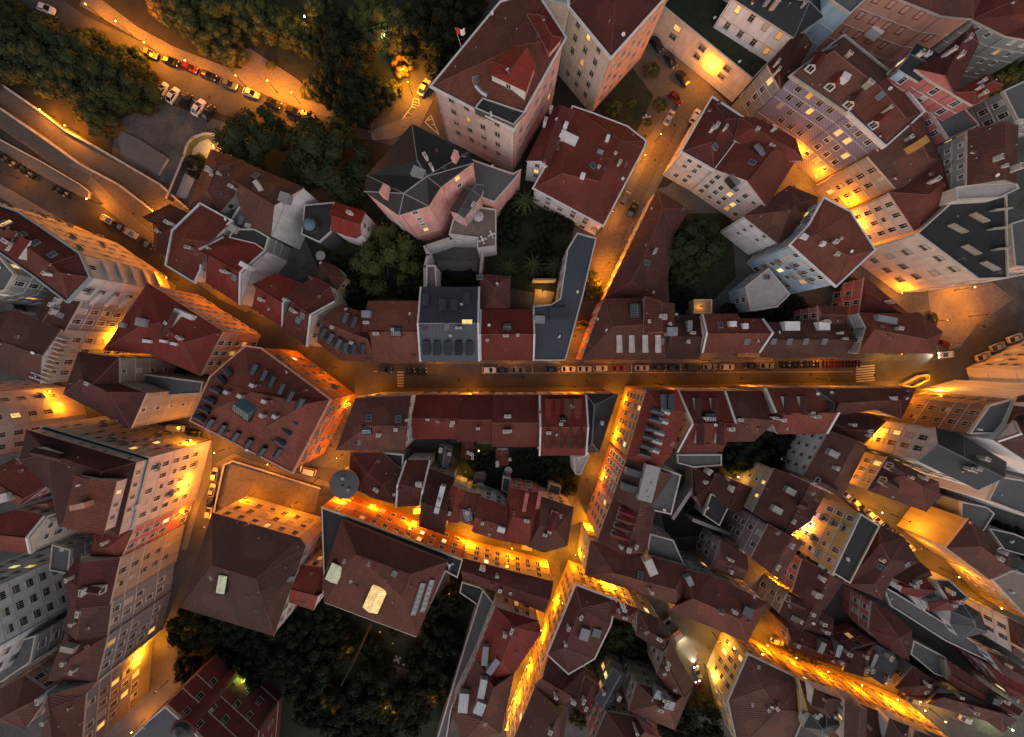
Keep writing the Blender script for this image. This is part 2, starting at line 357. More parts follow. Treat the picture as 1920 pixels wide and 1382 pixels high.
        if vi==0 and hh-zz>9 and not nowin:
            q=MB(); n=len(rg); o_=offset(rg,.09)
            for f_ in range(1,int((hh-zz-1.0)/fh)+1):
                zf=hh-.55-f_*fh
                if zf<2.2: break
                q=MB()
                if f_>1 and f_%2 and not name=='palace': continue
                for i in range(n):
                    j=(i+1)%n; q.face([(*o_[i],zf),(*o_[j],zf),(*o_[j],zf+.22),(*o_[i],zf+.22)],'cornice'); q.face([(*o_[i],zf+.22),(*o_[j],zf+.22),(*rg[j],zf+.22),(*rg[i],zf+.22)],'cornice')
                q.build('string_course',root,c)
            q=MB()
            for i in range(n):
                j=(i+1)%n; a_,b_=Vector(rg[i]),Vector(rg[j]); 
                if (b_-a_).length<6: continue
                d_=(b_-a_).normalized(); p_=a_+d_*.35+Vector((d_.y,-d_.x))*.1; m_=MB(); m_.tube((p_.x,p_.y,zz),(p_.x,p_.y,hh-.5),.07,.07,'ridge_grey',5); m_.build('drainpipe',root,c)
        if corn and vi==0 and rf_!='F' and hh>9:
            q=MB(); o_=offset(rg,.16); n=len(rg)
            for i in range(n):
                j=(i+1)%n
                q.face([(*o_[i],hh-.55),(*o_[j],hh-.55),(*o_[j],hh-.05),(*o_[i],hh-.05)],'cornice'); q.face([(*rg[j],hh-.55),(*o_[j],hh-.55),(*o_[i],hh-.55),(*rg[i],hh-.55)][::-1],'cornice')
            q.build('cornice',root,c)
        if vi==0 or (hh-zz)>4:
            n=len(rg)
            for i in range(n): EDGES.append((bi,rg[i],rg[(i+1)%n],zz if vi==0 else zz+.5,hh,vi,wl))
    return root
def chimney_at(parent,c,x,y,z0,hgt,w,d,ang,mat):
    m=MB(); m.box((x,y,z0),w,d,hgt,mat,ang); m.box((x,y,z0),w+.2,d+.2,.12,'cornice',ang,z0=z0+hgt)
    k=max(1,int(w/.5))
    for i in range(k):
        o_=(i-(k-1)/2)*.45; m.tube((x+o_*math.cos(ang),y+o_*math.sin(ang),z0+hgt+.1),(x+o_*math.cos(ang),y+o_*math.sin(ang),z0+hgt+.45),.13,.10,'ridge_mat',6)
    m.build('chimney',parent,c)
AP='apartment_building'; RH='row_house'; TH='town_house'; SH='shed'
# ---- top left cluster
b(TH,'dark red hipped town house beside the yellow-lit curved patio',"397,282 455,302 438,368 412,396 355,385",10,'H','white','tile_dark')
b(TH,'low house with brown roof at the end of the promenade lamps',"288,412 320,385 360,405 328,434 325,486 293,471",9,'G','rose','tile_dark',ax=(1,.6))
b(TH,'house with pale blue raised parapets round its red roof',"378,386 431,415 412,434 380,463 375,506 365,526 316,496 328,434",13,'H','white','tile_red',rim='white',rimh=.6,ridge="345,446 392,455",dz=2.2,frame='frame_stone')
b(TH,'house with grey rooftop terrace of machines behind the pale blue parapets',"432,415 450,388 486,400 492,440 470,455 440,448",11,'F','white','flat_grey')
b(TH,'red house with glazed grey dormer between white fire walls',"392,478 421,446 480,458 498,471 472,505 451,570 388,529",12,'W','white','tile_red',ax=(1,.55),nowin=True)
b(TH,'red house with huge blank white side wall next to the blue dome',"452,303 508,328 567,352 533,381 508,440 478,428 455,395",16,'G','white','tile_dark',ax=(1,.6),nowin=True)
b(TH,'narrow house with long grey back wall of small windows',"440,430 478,430 505,445 498,471 480,458 430,446",12,'F','greygreen','flat_dark')
b(RH,'plain red gabled row house between blank white side wall and cream parapets',"518,514 570,537 545,562 531,613 475,577 482,543",12,'W','white','tile_red',ax=(1,.6))
b(RH,'cream row house with folded cream parapets and brown roof',"590,521 546,562 530,615 577,648 597,589 628,566 618,538",14,'W','cream','tile_red',ax=(1,.75))
b(TH,'small back house with yellow-lit wall beside the big garden tree',"601,490 628,500 648,522 630,545 596,532",9,'H','yellow','tile_dark')
b(RH,'row house with a line of grey dormers at the street bend',"612,596 640,573 688,591 685,618 702,676 640,674 597,641",13,'H','white','tile_red',ridge="606,601 660,625 690,636",dz=2.4)
b(RH,'wide red row house between grey dormers and grey metal roof',"692,566 787,566 786,678 702,678 686,617",13,'G','grey','tile_red',ax=(1,0),dz=2.8)
b(RH,'grey metal roofed row house with five hooded dormers over the street',"790,540 898,540 898,676 789,676",14,'W','white','metal_grey',ax=(1,0),dz=3.6,corn=True)
b(RH,'red row house right of the grey metal roof, with square roof lantern',"902,582 1000,582 1000,674 902,674",13,'W','grey','tile_red',ax=(1,0),extra=[dict(pts="901,515 955,520 955,584 902,584",h=12,tl='tile_dark',z0=0)])
b(RH,'long grey flat-roofed building along the stepped street',"1082,437 1118,447 1113,468 1093,554 1060,676 1000,676 1000,574 1033,571 1050,560 1063,470",13,'F','grey','metal_grey',par=.35,sp=4)
b(TH,'small red gabled house on the black roof terrace',"630,382 683,398 676,440 667,446 623,432 622,400",12,'G','white','tile_bright',ax=(1,.3))
b(TH,'black flat roof terrace of the house with the blue dome',"572,385 628,380 622,435 600,455 566,440",10,'F','darkgrey','flat_dark',nowin=True)
# ---- palaces top centre
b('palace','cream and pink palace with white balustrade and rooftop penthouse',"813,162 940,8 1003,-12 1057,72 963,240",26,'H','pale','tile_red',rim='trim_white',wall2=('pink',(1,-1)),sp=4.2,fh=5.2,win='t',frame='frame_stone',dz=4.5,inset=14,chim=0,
  extra=[dict(pts="905,185 985,212 963,236 890,204",h=27.2,rf='F',wall='darkgrey',tl='flat_dark',z0=25),
         dict(pts="925,118 968,88 1003,120 985,170 922,140",h=30.5,rf='G',wall='trim_white',tl='tile_bright',z0=25,ax=(.6,-.8)),
         dict(pts="990,28 1020,20 1052,72 1030,98",h=28.5,rf='H',wall='rose',tl='tile_bright',z0=25)])
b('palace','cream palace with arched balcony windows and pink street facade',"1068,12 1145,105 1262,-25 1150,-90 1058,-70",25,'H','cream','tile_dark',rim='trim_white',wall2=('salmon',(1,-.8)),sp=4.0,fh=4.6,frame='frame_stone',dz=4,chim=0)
b(AP,'blank cream wing joining the two palaces',"985,-60 1070,-60 1068,12 1020,2",25,'F','cream','flat_pale',win='w',sp=6)
b(TH,'low dark red wing between the pink palace and the broad red roof',"1037,206 1076,209 1058,240 1027,309 989,301",13,'G','white','tile_dark',ax=(-.35,1),win='t')
b('villa','white walled villa with broad red hipped roof beside the cobbled street',"1075,203 1110,215 1175,240 1208,266 1205,276 1130,420 1003,352 1030,305 1060,235",11,'H','white','tile_red',rim='trim_white',rimh=.2,ridge="1165,265 1125,340 1055,325",dz=3,sp=4,frame='frame_stone')
b('mansion','pink mansion with many-sided black slate roof',"773,235 876,288 886,305 825,350 803,385 748,402 685,358 690,330",26,'H','pink','slate',ridge="782,300 800,330 757,362",dz=5,sp=5,fh=4.6,frame='frame_white',chim=1)
b('annex','small pink wing with black roof over the mansion terrace',"845,395 872,353 905,350 900,368 870,407",18,'G','pink','slate',ax=(.6,-1),sp=2.5,win='s')
b('terrace_building','paved grey roof court on pink walls between mansion and palace',"885,300 962,326 977,318 965,337 927,380 905,372 890,345",14,'F','pink','flat_grey',nowin=True)
b('terrace_building','paved garden terrace on white walls below the pink mansion',"842,440 850,410 895,388 930,393 930,462 895,467 895,447",10,'F','white','plaza',nowin=True)
b('pool_house','narrow white service block by the garden pool',"800,498 817,498 819,545 799,545",11,'F','white','flat_grey',nowin=True)
# ---- right of stepped street
b('warehouse','low building with wide weathered brown tile roof beside the round tree',"1232,358 1290,393 1262,440 1250,520 1253,567 1135,558",8,'H','cream','tile_brown',ridge="1243,392 1205,490 1185,528",dz=3,chim=2)
b(RH,'corner row house with four pale dormers by the foot of the steps',"1133,562 1205,560 1207,620 1250,622 1246,671 1093,673",13,'H','rose','tile_red',ridge="1150,612 1240,606",dz=2.6)
b(RH,'raised red block with pink parapet above the corner row house',"1210,558 1228,557 1230,569 1263,571 1262,622 1208,622",16,'G','rose','tile_red',ax=(0,1))
b(RH,'narrow red row house with low dormers, left of the pale stepped fire wall',"1262,592 1312,592 1324,620 1308,671 1250,671",12,'G','beige','tile_dark',ax=(1,0))
b(RH,'red row house with notched back edge and pale fire wall on its left',"1316,591 1380,590 1386,599 1428,599 1437,622 1422,660 1316,660",14,'W','pale','tile_red',ax=(1,0),dz=2.6)
b(RH,'long dark red row house above the parked motorcycles',"1436,606 1500,606 1582,606 1592,668 1425,668",12,'G','beige','tile_dark',ax=(1,0),dz=2.8)
b(TH,'small brown roofed back building behind the long row house',"1535,575 1580,577 1581,606 1536,606",13,'G','rose','tile_dark')
b(RH,'red hipped end house with tall grey side wall at the fork',"1612,588 1695,590 1722,588 1765,623 1746,661 1612,661 1625,614",17,'H','grey','tile_red',ridge="1640,618 1738,636",dz=3)
b('warehouse','long dark low roof running down to the fork square',"1622,522 1697,586 1680,600 1612,588",11,'G','rose','tile_dark',ax=(1,1))
# ---- top right
b('villa','white villa with row of lit tall windows above the retaining wall',"1372,-5 1400,-45 1540,-20 1542,30 1488,69",20,'H','white','metal_dark',fh=5.5,sp=4.2,lit=.45,win='t',frame='frame_stone')
b('terrace_building','cream retaining block with balustrade terrace below the white villa',"1236,12 1408,152 1446,112 1388,20 1300,-40",10,'F','cream','grass',sp=9,win='w',frame='frame_stone',par=.9)
b(TH,'narrow brown roofed house beside the white villa',"1440,122 1488,69 1520,85 1487,141 1463,166",19,'G','greygreen','tile_dark',ax=(.6,-1))
b(TH,'pale blue walled house at the top edge',"1555,-25 1615,-30 1622,0 1592,28 1556,2",24,'F','blue','flat_grey',win='s',sp=7,fh=5)
b('palace','salmon palace wall with drawn panel frames at the top edge',"1630,-25 1700,-70 1850,-45 1822,34 1765,28",27,'H','salmon','tile_dark',sp=3.6,fh=5.0,frame='frame_red',pane='panel_salmon',lit=0)
b(TH,'large plain dark red roof in the top right corner',"1824,36 1856,-50 1990,-50 1960,80 1884,66",26,'G','greygreen','tile_dark',ax=(.3,1),win='s')
b(TH,'pink house with dark green corrugated roof',"1718,85 1766,106 1722,152 1686,130",28,'G','rose','metal_dark',ax=(1,.4),dz=.8)
b(TH,'tall pink house with white trimmed gable and red roof',"1745,150 1718,130 1765,100 1822,52 1832,82 1787,174",29,'G','rose','tile_dark',ax=(-.5,1),sp=3.6,frame='frame_white')
b(TH,'pink corner wing with short red hipped roof',"1787,175 1848,142 1876,160 1824,196",28,'H','rose','tile_red')
b(TH,'pink garden wing with white cornice band in the upper right',"1738,206 1790,186 1834,236 1776,262",21,'F','rose','flat_grey',frame='frame_white')
b(TH,'grey green house with rows of small windows and dark ribbed roof',"1815,247 1906,238 1903,342 1814,346",26,'G','greygreen','tile_dark',ax=(0,1),win='s',sp=2.6)
b(AP,'greenish apartment block with dark awning at the right edge',"1878,172 1990,120 1990,225 1905,226",24,'F','greygreen','flat_grey',lit=.2)
b('chapel','cream curved parapet building above the dark church roof',"1790,352 1842,342 1900,338 1908,354 1872,372 1792,376",25,'F','cream','flat_pale',nowin=True)
b('church','church with long dark roof and pale facade facing the fork square',"1717,438 1788,374 1885,368 1888,522 1832,524",22,'F','cream','flat_dark',sp=4.6,fh=5,win='w',frame='frame_stone',cur=.5)
b('church_annex','cream buttressed annex at the right edge beside the church',"1892,420 1990,390 1990,505 1900,500",20,'F','cream','flat_grey',sp=5)
b('church_annex','white ribbed low nave above the fork square',"1838,531 1990,502 1990,470 1850,496",14,'F','white','flat_pale',nowin=True)
b(AP,'blue tiled apartment building with three white dormers',"1486,143 1580,72 1665,140 1589,213",23,'H','azulejo','tile_brown',rim='stone',rimh=.6,fh=3.7,sp=3.2,lit=.22,frame='frame_stone',ridge="1563,95 1645,160",dz=4.5,chim=1)
b(AP,'apartment building with white rooftop parapet between blue tiles and arched windows',"1589,213 1665,140 1723,212 1655,273",23,'H','azulejo','tile_red',rim='trim_white',rimh=1.0,fh=3.7,sp=3.2,lit=.2,frame='frame_white',ridge="1648,160 1700,222",dz=4)
b(AP,'grey apartment building with arched windows and brown roof',"1628,293 1655,273 1723,212 1762,300 1690,352 1680,352",20,'H','beige','tile_brown',ridge="1708,232 1742,296",dz=4,fh=3.6,sp=3.2,lit=.2,frame='frame_stone')
b(AP,'pink apartment building with white corner terraces by the church',"1668,362 1698,353 1762,300 1788,362 1785,375 1717,436",20,'H','pale','tile_red',fh=3.3,sp=3.3,frame='frame_white',lit=.08)
# ---- centre right
b(AP,'hipped corner apartment building at the top of the cobbled street',"1335,187 1388,222 1378,262 1337,316 1280,284",15,'H','pale','tile_dark',fh=3.2,sp=3,rim='trim_white',rimh=.5)
b(AP,'cream apartment building with skylights and two red roof ridges',"1378,262 1445,300 1490,300 1437,385 1337,316",15,'G','pale','tile_red',ax=(.8,-1),fh=3.2,sp=3,lit=.15)
b(AP,'red roofed block with small domes in front of the blue tiled facade',"1388,222 1415,222 1452,240 1490,262 1502,300 1445,302 1378,262",16,'H','rose','tile_red')
b(TH,'white walled house with red roof and cluttered back wall',"1396,406 1440,378 1480,350 1532,372 1515,425 1458,455",14,'H','white','tile_dark',win='s',sp=4.5)
b(AP,'pale blue apartment building with long balcony and planted roof court',"1518,424 1545,375 1592,400 1636,468 1567,533 1485,459",21,'H','blue','tile_red',rim='white',rimh=.25,ridge="1530,440 1590,480",dz=1.2,fh=3.3,sp=2.8,frame='frame_white',bal=.3,chim=1,lit=.12)
b(AP,'pale blue terrace annex beneath the pale blue building',"1396,538 1440,503 1480,552 1456,576 1406,582",9,'F','blue','flat_pale',sp=3)
b('garden_building','yellow-lit small patio house behind the row',"1300,562 1334,562 1334,588 1300,588",6,'F','yellow','flat_tiles',nowin=True)
# ---- left
b(AP,'large apartment building with rounded balconies above the left street',"-60,362 0,388 38,402 150,478 168,520 128,562 70,517 0,468 -60,430",26,'H','pale','tile_red',rim='bluegrey',rimh=.6,fh=4,sp=3.4,bal=.2,ridge="-60,395 0,428 95,495 112,512",dz=3)
b(TH,'grey courtyard building with black windows below the large red roof',"-60,470 0,480 30,515 12,545 -60,560",24,'F','greygreen','flat_grey')
b(AP,'brown roofed house with twin skylights and grey side facade',"98,546 150,566 121,618 72,588",21,'G','grey','tile_dark',ax=(-.5,1))
b(AP,'dark roofed building with row of pale columns along its edge',"-60,598 28,583 112,618 75,718 0,690 -60,670",22,'G','pale','tile_dark',ax=(1,.35),dz=2)
b(AP,'orange corner building with brown hipped roof in the middle of the left side',"278,533 416,622 375,702 282,662 198,655 250,575",18,'H','salmon','tile_red',dz=2.6,sp=3,ridge="262,612 300,605 345,642",chim=2)
b(AP,'blank beige walled house with ribbed brown roof',"122,738 150,662 222,672 222,720 273,738 245,802",21,'H','beige','tile_dark',win='s',sp=5,fh=4.5)
b('garden_building','flat grey terrace building with pergola frames',"225,690 262,700 382,716 378,738 300,742 226,730",13,'F','grey','flat_grey',nowin=True)
b(AP,'orange lit apartment building with rounded corner at the left edge',"-140,722 -60,738 -28,770 -15,800 -15,860 -140,860",24,'F','pale','flat_grey',fh=4,bal=.15)
b(AP,'big pinkish corner apartment block with attic storey and many balconies',"82,797 284,857 250,992 112,985 100,920 40,860",22,'F','pale','flat_dark',fh=3.6,sp=3.1,bal=.28,lit=.05,frame='frame_white',par=.4,
  extra=[dict(pts="52,808 254,868 222,1003 112,985 100,920 40,862",h=25.5,tl='tile_dark',z0=21,ridge="90,850 190,885 160,950",dz=2.5),
         dict(pts="143,893 218,904 195,996 120,985",h=29,rf='G',tl='tile_red',z0=24,ax=(.2,-1),dz=1.2)])
b(TH,'red roofed house with pink back wall left of the corner block',"28,862 95,905 38,946 -20,922 -12,888",24,'G','rose','tile_red',ax=(1,.6),win='s')
b(TH,'red roof with pale fire wall at the left edge',"-30,975 30,957 86,968 60,1035 -30,1028",24,'W','cream','tile_red',ax=(1,.1))
b(AP,'pinkish town house with white framed window bands under red roof',"180,1002 250,992 226,1046 172,1044",21,'H','rose','tile_red',frame='frame_white')
b(AP,'brown stone apartment house with one white framed dormer',"150,1046 224,1047 205,1131 133,1121 121,1080",22,'G','beige','tile_dark',ax=(-.1,1),fh=3.7,sp=3.6,frame='frame_stone',cur=.5)
b(AP,'dark roofed house between white dormer roof and satellite dish roof',"133,1124 208,1130 200,1190 124,1180",21,'G','grey','tile_dark',ax=(-.1,1),lit=.12,fh=3.6)
b(AP,'red roofed house carrying a large satellite dish',"128,1180 200,1194 180,1278 92,1274",21,'H','grey','tile_dark',fh=3.6,lit=.05)
b(AP,'red and blue metal roofed building at the bottom left',"92,1300 120,1282 182,1277 160,1300 150,1420 75,1420",21,'G','grey','tile_red',ax=(.1,1),lit=.18,fh=3.4)
b(TH,'dark red house with salmon side wall in the bottom left corner',"-40,1315 47,1268 92,1300 48,1364 -40,1340",20,'H','salmon','tile_dark')
b(AP,'white apartment block with glazed balconies at the left edge',"-160,1120 -48,1118 -22,1225 -60,1300 -160,1310",27,'F','white','flat_grey',fh=3.2,sp=4.2,bal=.3,lit=.1,cur=.5,frame='frame_white',win='w')
b(TH,'small grey courtyard house with red lean-to roof',"100,1020 135,1030 130,1075 95,1068",15,'F','grey','flat_grey')
b(AP,'grey apartment house with lit balcony windows near the bottom left',"-40,1235 20,1205 70,1190 60,1240 -30,1300",18,'F','grey','flat_grey',lit=.3,win='w')
b('mansion','maroon mansion with round corner turret at the bottom',"285,1345 312,1322 440,1440 430,1560 180,1560 190,1440",23,'F','maroon','metal_dark',fh=5,sp=4.5,frame='frame_stone')
# ---- the block with grey hooded dormers
b('hotel_building','orange walled building with ring of grey hooded dormers and glass roof pyramid',"462,652 490,656 617,750 548,882 362,787 398,708",19,'H','orange','tile_red',rim='salmon',rimh=.4,ridge="472,735 575,757 500,800",dz=4.2,fh=4.4,sp=3.4,bal=.3,frame='frame_stone',chim=0)
# ---- bottom centre
b('mansion','broad mansion with cream street facade and dark red hipped roof',"400,963 563,1010 572,1024 513,1190 342,1138",15,'H','pale','tile_dark',ridge="398,1060 480,1085 500,1150",dz=4,sp=3.8,fh=4.4,lit=.12,frame='frame_stone',chim=0)
b('annex','low red link roof between the two mansions',"545,1058 605,1066 603,1110 588,1142 545,1128",12,'G','white','tile_red',ax=(1,.25))
b('mansion','long orange mansion with glowing glass lanterns on its red roof',"604,950 655,968 868,1048 858,1082 836,1070 780,1192 610,1128",14,'F','orange','flat_dark',frame='frame_white',sp=3.3,fh=4.2,lit=.2,par=.5,
  extra=[dict(pts="642,976 838,1053 781,1191 610,1127 607,1085",h=16.4,tl='tile_red',z0=13.5,ridge="668,1040 770,1077 755,1120",dz=4.2,wall='darkgrey')])
b(RH,'yellow lit row house under dark red roof, right of the long orange mansion',"868,1048 1035,1091 1020,1146 870,1082",13,'G','yellow','tile_dark',ax=(1,.27),sp=3,fh=3.2,frame='frame_white')
# south side of the main street
b(RH,'dark roofed corner house with white roof terrace, cut off by the diagonal street',"668,748 768,744 758,842 633,842",19,'H','cream','tile_dark',ridge="690,798 762,799",dz=2.6)
b(RH,'first plain red gabled house south of the main street, right of the cream side wall',"779,742 868,742 860,821 777,821",11,'G','beige','tile_red',ax=(1,0))
b(RH,'second red gabled house south of the main street, slightly longer at the back',"869,742 925,742 924,826 860,826",11.5,'G','beige','tile_red',ax=(1,0),dz=3)
b(RH,'third red house south of the main street with grey lower roof slope',"926,742 1008,742 1008,836 926,836",12,'G','white','tile_red',ax=(1,0))
b(RH,'red house with eight small red gables and white edging south of the main street',"1012,742 1098,742 1098,852 1012,852",14,'W','white','tile_red',ax=(1,0),dz=3)
b(RH,'wedge-shaped grey metal roofed corner house',"1099,740 1157,740 1122,846 1100,846",13,'H','grey','metal_dark',ridge="1115,760 1110,830",dz=2)
b('garden_building','small red roofed garden shed with white rim left of the lawn',"931,845 952,845 952,869 931,869",4,'G','white','tile_dark',nowin=True)
b('garden_building','narrow maroon roofed garden shed with white rim',"867,828 886,828 884,858 866,856",5,'G','white','tile_dark',nowin=True)
b('garden_building','grey metal garden annex behind the plain red houses',"826,835 845,843 838,875 822,870",6,'G','greygreen','metal_dark',nowin=True)
b('garden_building','grey annex with walled patio beside the wedge-shaped house',"1076,858 1106,852 1088,890 1078,888",9,'F','white','flat_pale',nowin=True)
b('garden_building','dark green roofed annex behind the terrace with the lit windows',"943,893 958,897 954,925 940,918",5,'F','greygreen','metal_dark',nowin=True)
b('garden_building','pale grey garden cabin beside the beige back wall',"892,888 909,890 906,906 889,903",4,'G','trim_white','flat_grey',nowin=True)
b('garden_building','grey concrete shed in the garden right of the pink back facade',"1030,905 1052,912 1048,930 1026,922",4,'F','grey','flat_grey',nowin=True)
# cluster between main street and orange mansion
b(TH,'dark roofed house group next to the round grey turret',"660,850 717,850 752,882 738,942 700,932 668,916 656,885",10,'H','rose','tile_dark',ridge="690,888 718,910",dz=2.2,chim=2)
b(TH,'small glazed roof house with row of black openings',"718,848 757,852 755,878 720,868",9,'F','grey','flat_dark',nowin=True)
b(RH,'brown roofed house just right of the white diagonal fire wall',"762,864 806,864 800,900 788,946 744,948 755,886",10,'W','white','tile_dark',ax=(1,.2))
b(RH,'dark roofed house with long white chimney slab',"805,880 850,895 832,1000 788,985",10,'W','beige','tile_dark',ax=(1,.25))
b(RH,'plain maroon roofed narrow house behind the beige windowed wall',"848,912 870,920 858,978 832,970",12,'G','cream','tile_red',ax=(.3,-1))
b(RH,'maroon roofed house with small notched roof terrace',"870,922 900,928 893,985 862,975",11,'G','cream','tile_red',ax=(1,.25))
b(RH,'house with blue striped roof lantern and white back wall',"899,932 950,950 942,1012 888,996",12,'G','white','tile_red',ax=(1,.3))
b(RH,'brown hipped house with pink back facade near the narrow street',"955,916 1013,926 1004,982 992,1022 944,1012",11,'H','rose','tile_red',ridge="962,968 995,976",dz=2.6)
b(RH,'brown corner house with white fronted dormer beside the narrow street',"1014,932 1074,952 1062,1022 1020,1034 992,1024 1004,982",11,'H','cream','tile_dark',ridge="1014,985 1042,995",dz=2.6)
# ---- right block of street T
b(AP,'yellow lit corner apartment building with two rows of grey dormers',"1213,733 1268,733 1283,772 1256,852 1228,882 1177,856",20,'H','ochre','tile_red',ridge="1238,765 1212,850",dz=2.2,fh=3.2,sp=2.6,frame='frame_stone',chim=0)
b(AP,'striped apartment building with two long grey dormers on dark roof',"1177,858 1228,880 1258,892 1212,958 1150,934",19,'G','rose','tile_dark',ax=(-.35,1),fh=3.2,sp=2.4,frame='frame_white',lit=.05)
b(AP,'grey flat roofed back building with pale sloping wall',"1232,874 1276,890 1258,964 1213,954",18,'F','pale','flat_grey')
b(AP,'apartment building with four small red dormers and bright red back slope',"1150,935 1227,958 1208,1034 1176,1036 1122,1012",18,'G','salmon','tile_dark',ax=(-.35,1),fh=3.3,sp=2.8,frame='frame_stone')
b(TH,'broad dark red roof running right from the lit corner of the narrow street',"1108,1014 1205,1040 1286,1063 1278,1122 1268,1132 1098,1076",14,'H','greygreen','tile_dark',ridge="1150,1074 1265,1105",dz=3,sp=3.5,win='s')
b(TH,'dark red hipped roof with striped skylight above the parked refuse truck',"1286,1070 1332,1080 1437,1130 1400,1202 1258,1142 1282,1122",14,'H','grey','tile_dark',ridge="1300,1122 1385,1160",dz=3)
b(RH,'red row house with cream side wall and two small gables facing the yard',"1272,735 1358,735 1368,785 1352,845 1270,845 1290,787",16,'W','cream','tile_red',ax=(1,0),dz=3)
b(RH,'narrow red row house with glass lantern over white trim',"1360,735 1432,735 1442,780 1412,826 1362,826 1369,785",15,'G','white','tile_dark',ax=(1,.1))
b(RH,'maroon row house with two white skylights and serrated eave',"1434,729 1524,729 1554,770 1548,811 1458,812 1441,775",16,'W','grey','tile_red',ax=(1,0),dz=3)
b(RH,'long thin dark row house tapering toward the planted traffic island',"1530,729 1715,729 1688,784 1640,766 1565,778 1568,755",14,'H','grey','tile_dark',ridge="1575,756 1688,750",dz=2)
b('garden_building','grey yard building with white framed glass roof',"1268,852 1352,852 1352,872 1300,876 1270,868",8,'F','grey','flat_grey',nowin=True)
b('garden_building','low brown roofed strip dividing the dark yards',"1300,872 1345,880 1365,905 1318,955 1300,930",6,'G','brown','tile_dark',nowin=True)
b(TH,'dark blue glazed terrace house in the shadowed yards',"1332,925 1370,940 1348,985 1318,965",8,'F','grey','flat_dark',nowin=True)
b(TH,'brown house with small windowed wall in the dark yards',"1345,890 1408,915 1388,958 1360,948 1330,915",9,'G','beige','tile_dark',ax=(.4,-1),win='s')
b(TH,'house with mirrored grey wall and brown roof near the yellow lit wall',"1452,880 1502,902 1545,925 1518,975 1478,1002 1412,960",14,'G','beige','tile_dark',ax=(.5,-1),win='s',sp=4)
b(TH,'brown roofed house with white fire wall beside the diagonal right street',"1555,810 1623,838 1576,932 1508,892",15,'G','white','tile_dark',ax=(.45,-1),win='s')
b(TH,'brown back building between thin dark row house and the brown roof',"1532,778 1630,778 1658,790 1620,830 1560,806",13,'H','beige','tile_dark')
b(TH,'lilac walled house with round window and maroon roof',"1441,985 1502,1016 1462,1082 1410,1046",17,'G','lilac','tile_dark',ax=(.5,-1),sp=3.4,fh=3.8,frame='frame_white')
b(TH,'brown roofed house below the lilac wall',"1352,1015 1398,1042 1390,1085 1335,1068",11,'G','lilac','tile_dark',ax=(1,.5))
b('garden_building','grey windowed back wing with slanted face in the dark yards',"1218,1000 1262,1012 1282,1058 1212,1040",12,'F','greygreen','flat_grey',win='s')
b(AP,'yellow facade apartment building washed by one lamp, with balconies',"1612,962 1648,985 1592,1093 1560,1073",20,'F','yellow','flat_dark',fh=3.5,sp=3.0,bal=.3,lit=.1,frame='frame_white')
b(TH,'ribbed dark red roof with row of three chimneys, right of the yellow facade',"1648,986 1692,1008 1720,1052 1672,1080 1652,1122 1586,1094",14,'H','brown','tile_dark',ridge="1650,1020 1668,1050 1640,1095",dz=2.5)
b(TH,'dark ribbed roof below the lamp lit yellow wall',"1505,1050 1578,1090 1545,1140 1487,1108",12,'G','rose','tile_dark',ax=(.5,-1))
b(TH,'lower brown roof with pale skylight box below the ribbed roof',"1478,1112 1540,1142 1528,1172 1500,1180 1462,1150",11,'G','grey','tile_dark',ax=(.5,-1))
# ---- right side
b(AP,'brown facade apartment building with framed windows at the right, above the white walls',"1852,760 1905,746 1902,772 1880,812 1815,813",24,'F','brown','flat_grey',fh=3.5,sp=3.3,frame='frame_stone',lit=.03,cur=.1,par=.4)
b(AP,'cream corner building on the far right across the square',"1968,694 2100,625 2200,700 2100,760 1975,722",20,'F','cream','flat_grey',fh=3.5)
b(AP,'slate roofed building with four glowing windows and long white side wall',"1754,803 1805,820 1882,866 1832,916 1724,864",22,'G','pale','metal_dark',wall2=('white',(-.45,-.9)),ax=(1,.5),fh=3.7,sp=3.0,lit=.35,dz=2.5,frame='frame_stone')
b(AP,'dark roofed house with two white framed dormers and yellow lit front',"1665,858 1757,905 1761,930 1735,957 1628,918",17,'H','yellow','tile_dark',ridge="1692,890 1728,912",dz=2.6,fh=3.2,sp=2.6,frame='frame_white')
b(AP,'tall white blank walled building at the right edge',"1868,826 1900,790 1990,760 1990,905",26,'W','white','tile_dark',ax=(1,.4),nowin=True)
b(AP,'flat grey roof terrace at the right edge below the white wall',"1850,938 1872,893 1990,912 1990,990 1895,955",18,'F','white','flat_grey',nowin=True)
b('garden_building','small grey flat roof linking white wall and yellow court',"1800,940 1848,950 1862,962 1838,1000 1800,982",10,'F','grey','flat_grey',nowin=True)
b(AP,'dark roofed house with pale rim at the right, along the diagonal right street',"1776,1026 1817,974 1888,1040 1894,1066 1854,1084",15,'H','beige','tile_dark',nowin=True,wall2=('yellow',(-.8,.5)))
b('terrace_building','beige flat roofed building in the right margin',"1858,1086 1896,1068 1990,1100 1990,1190 1930,1165",13,'F','beige','flat_tiles')
b(TH,'dark garden pavilion near the right edge below the grey terrace',"1852,990 1900,1000 1990,1040 1990,1060 1880,1030",9,'F','greygreen','flat_dark',nowin=True)
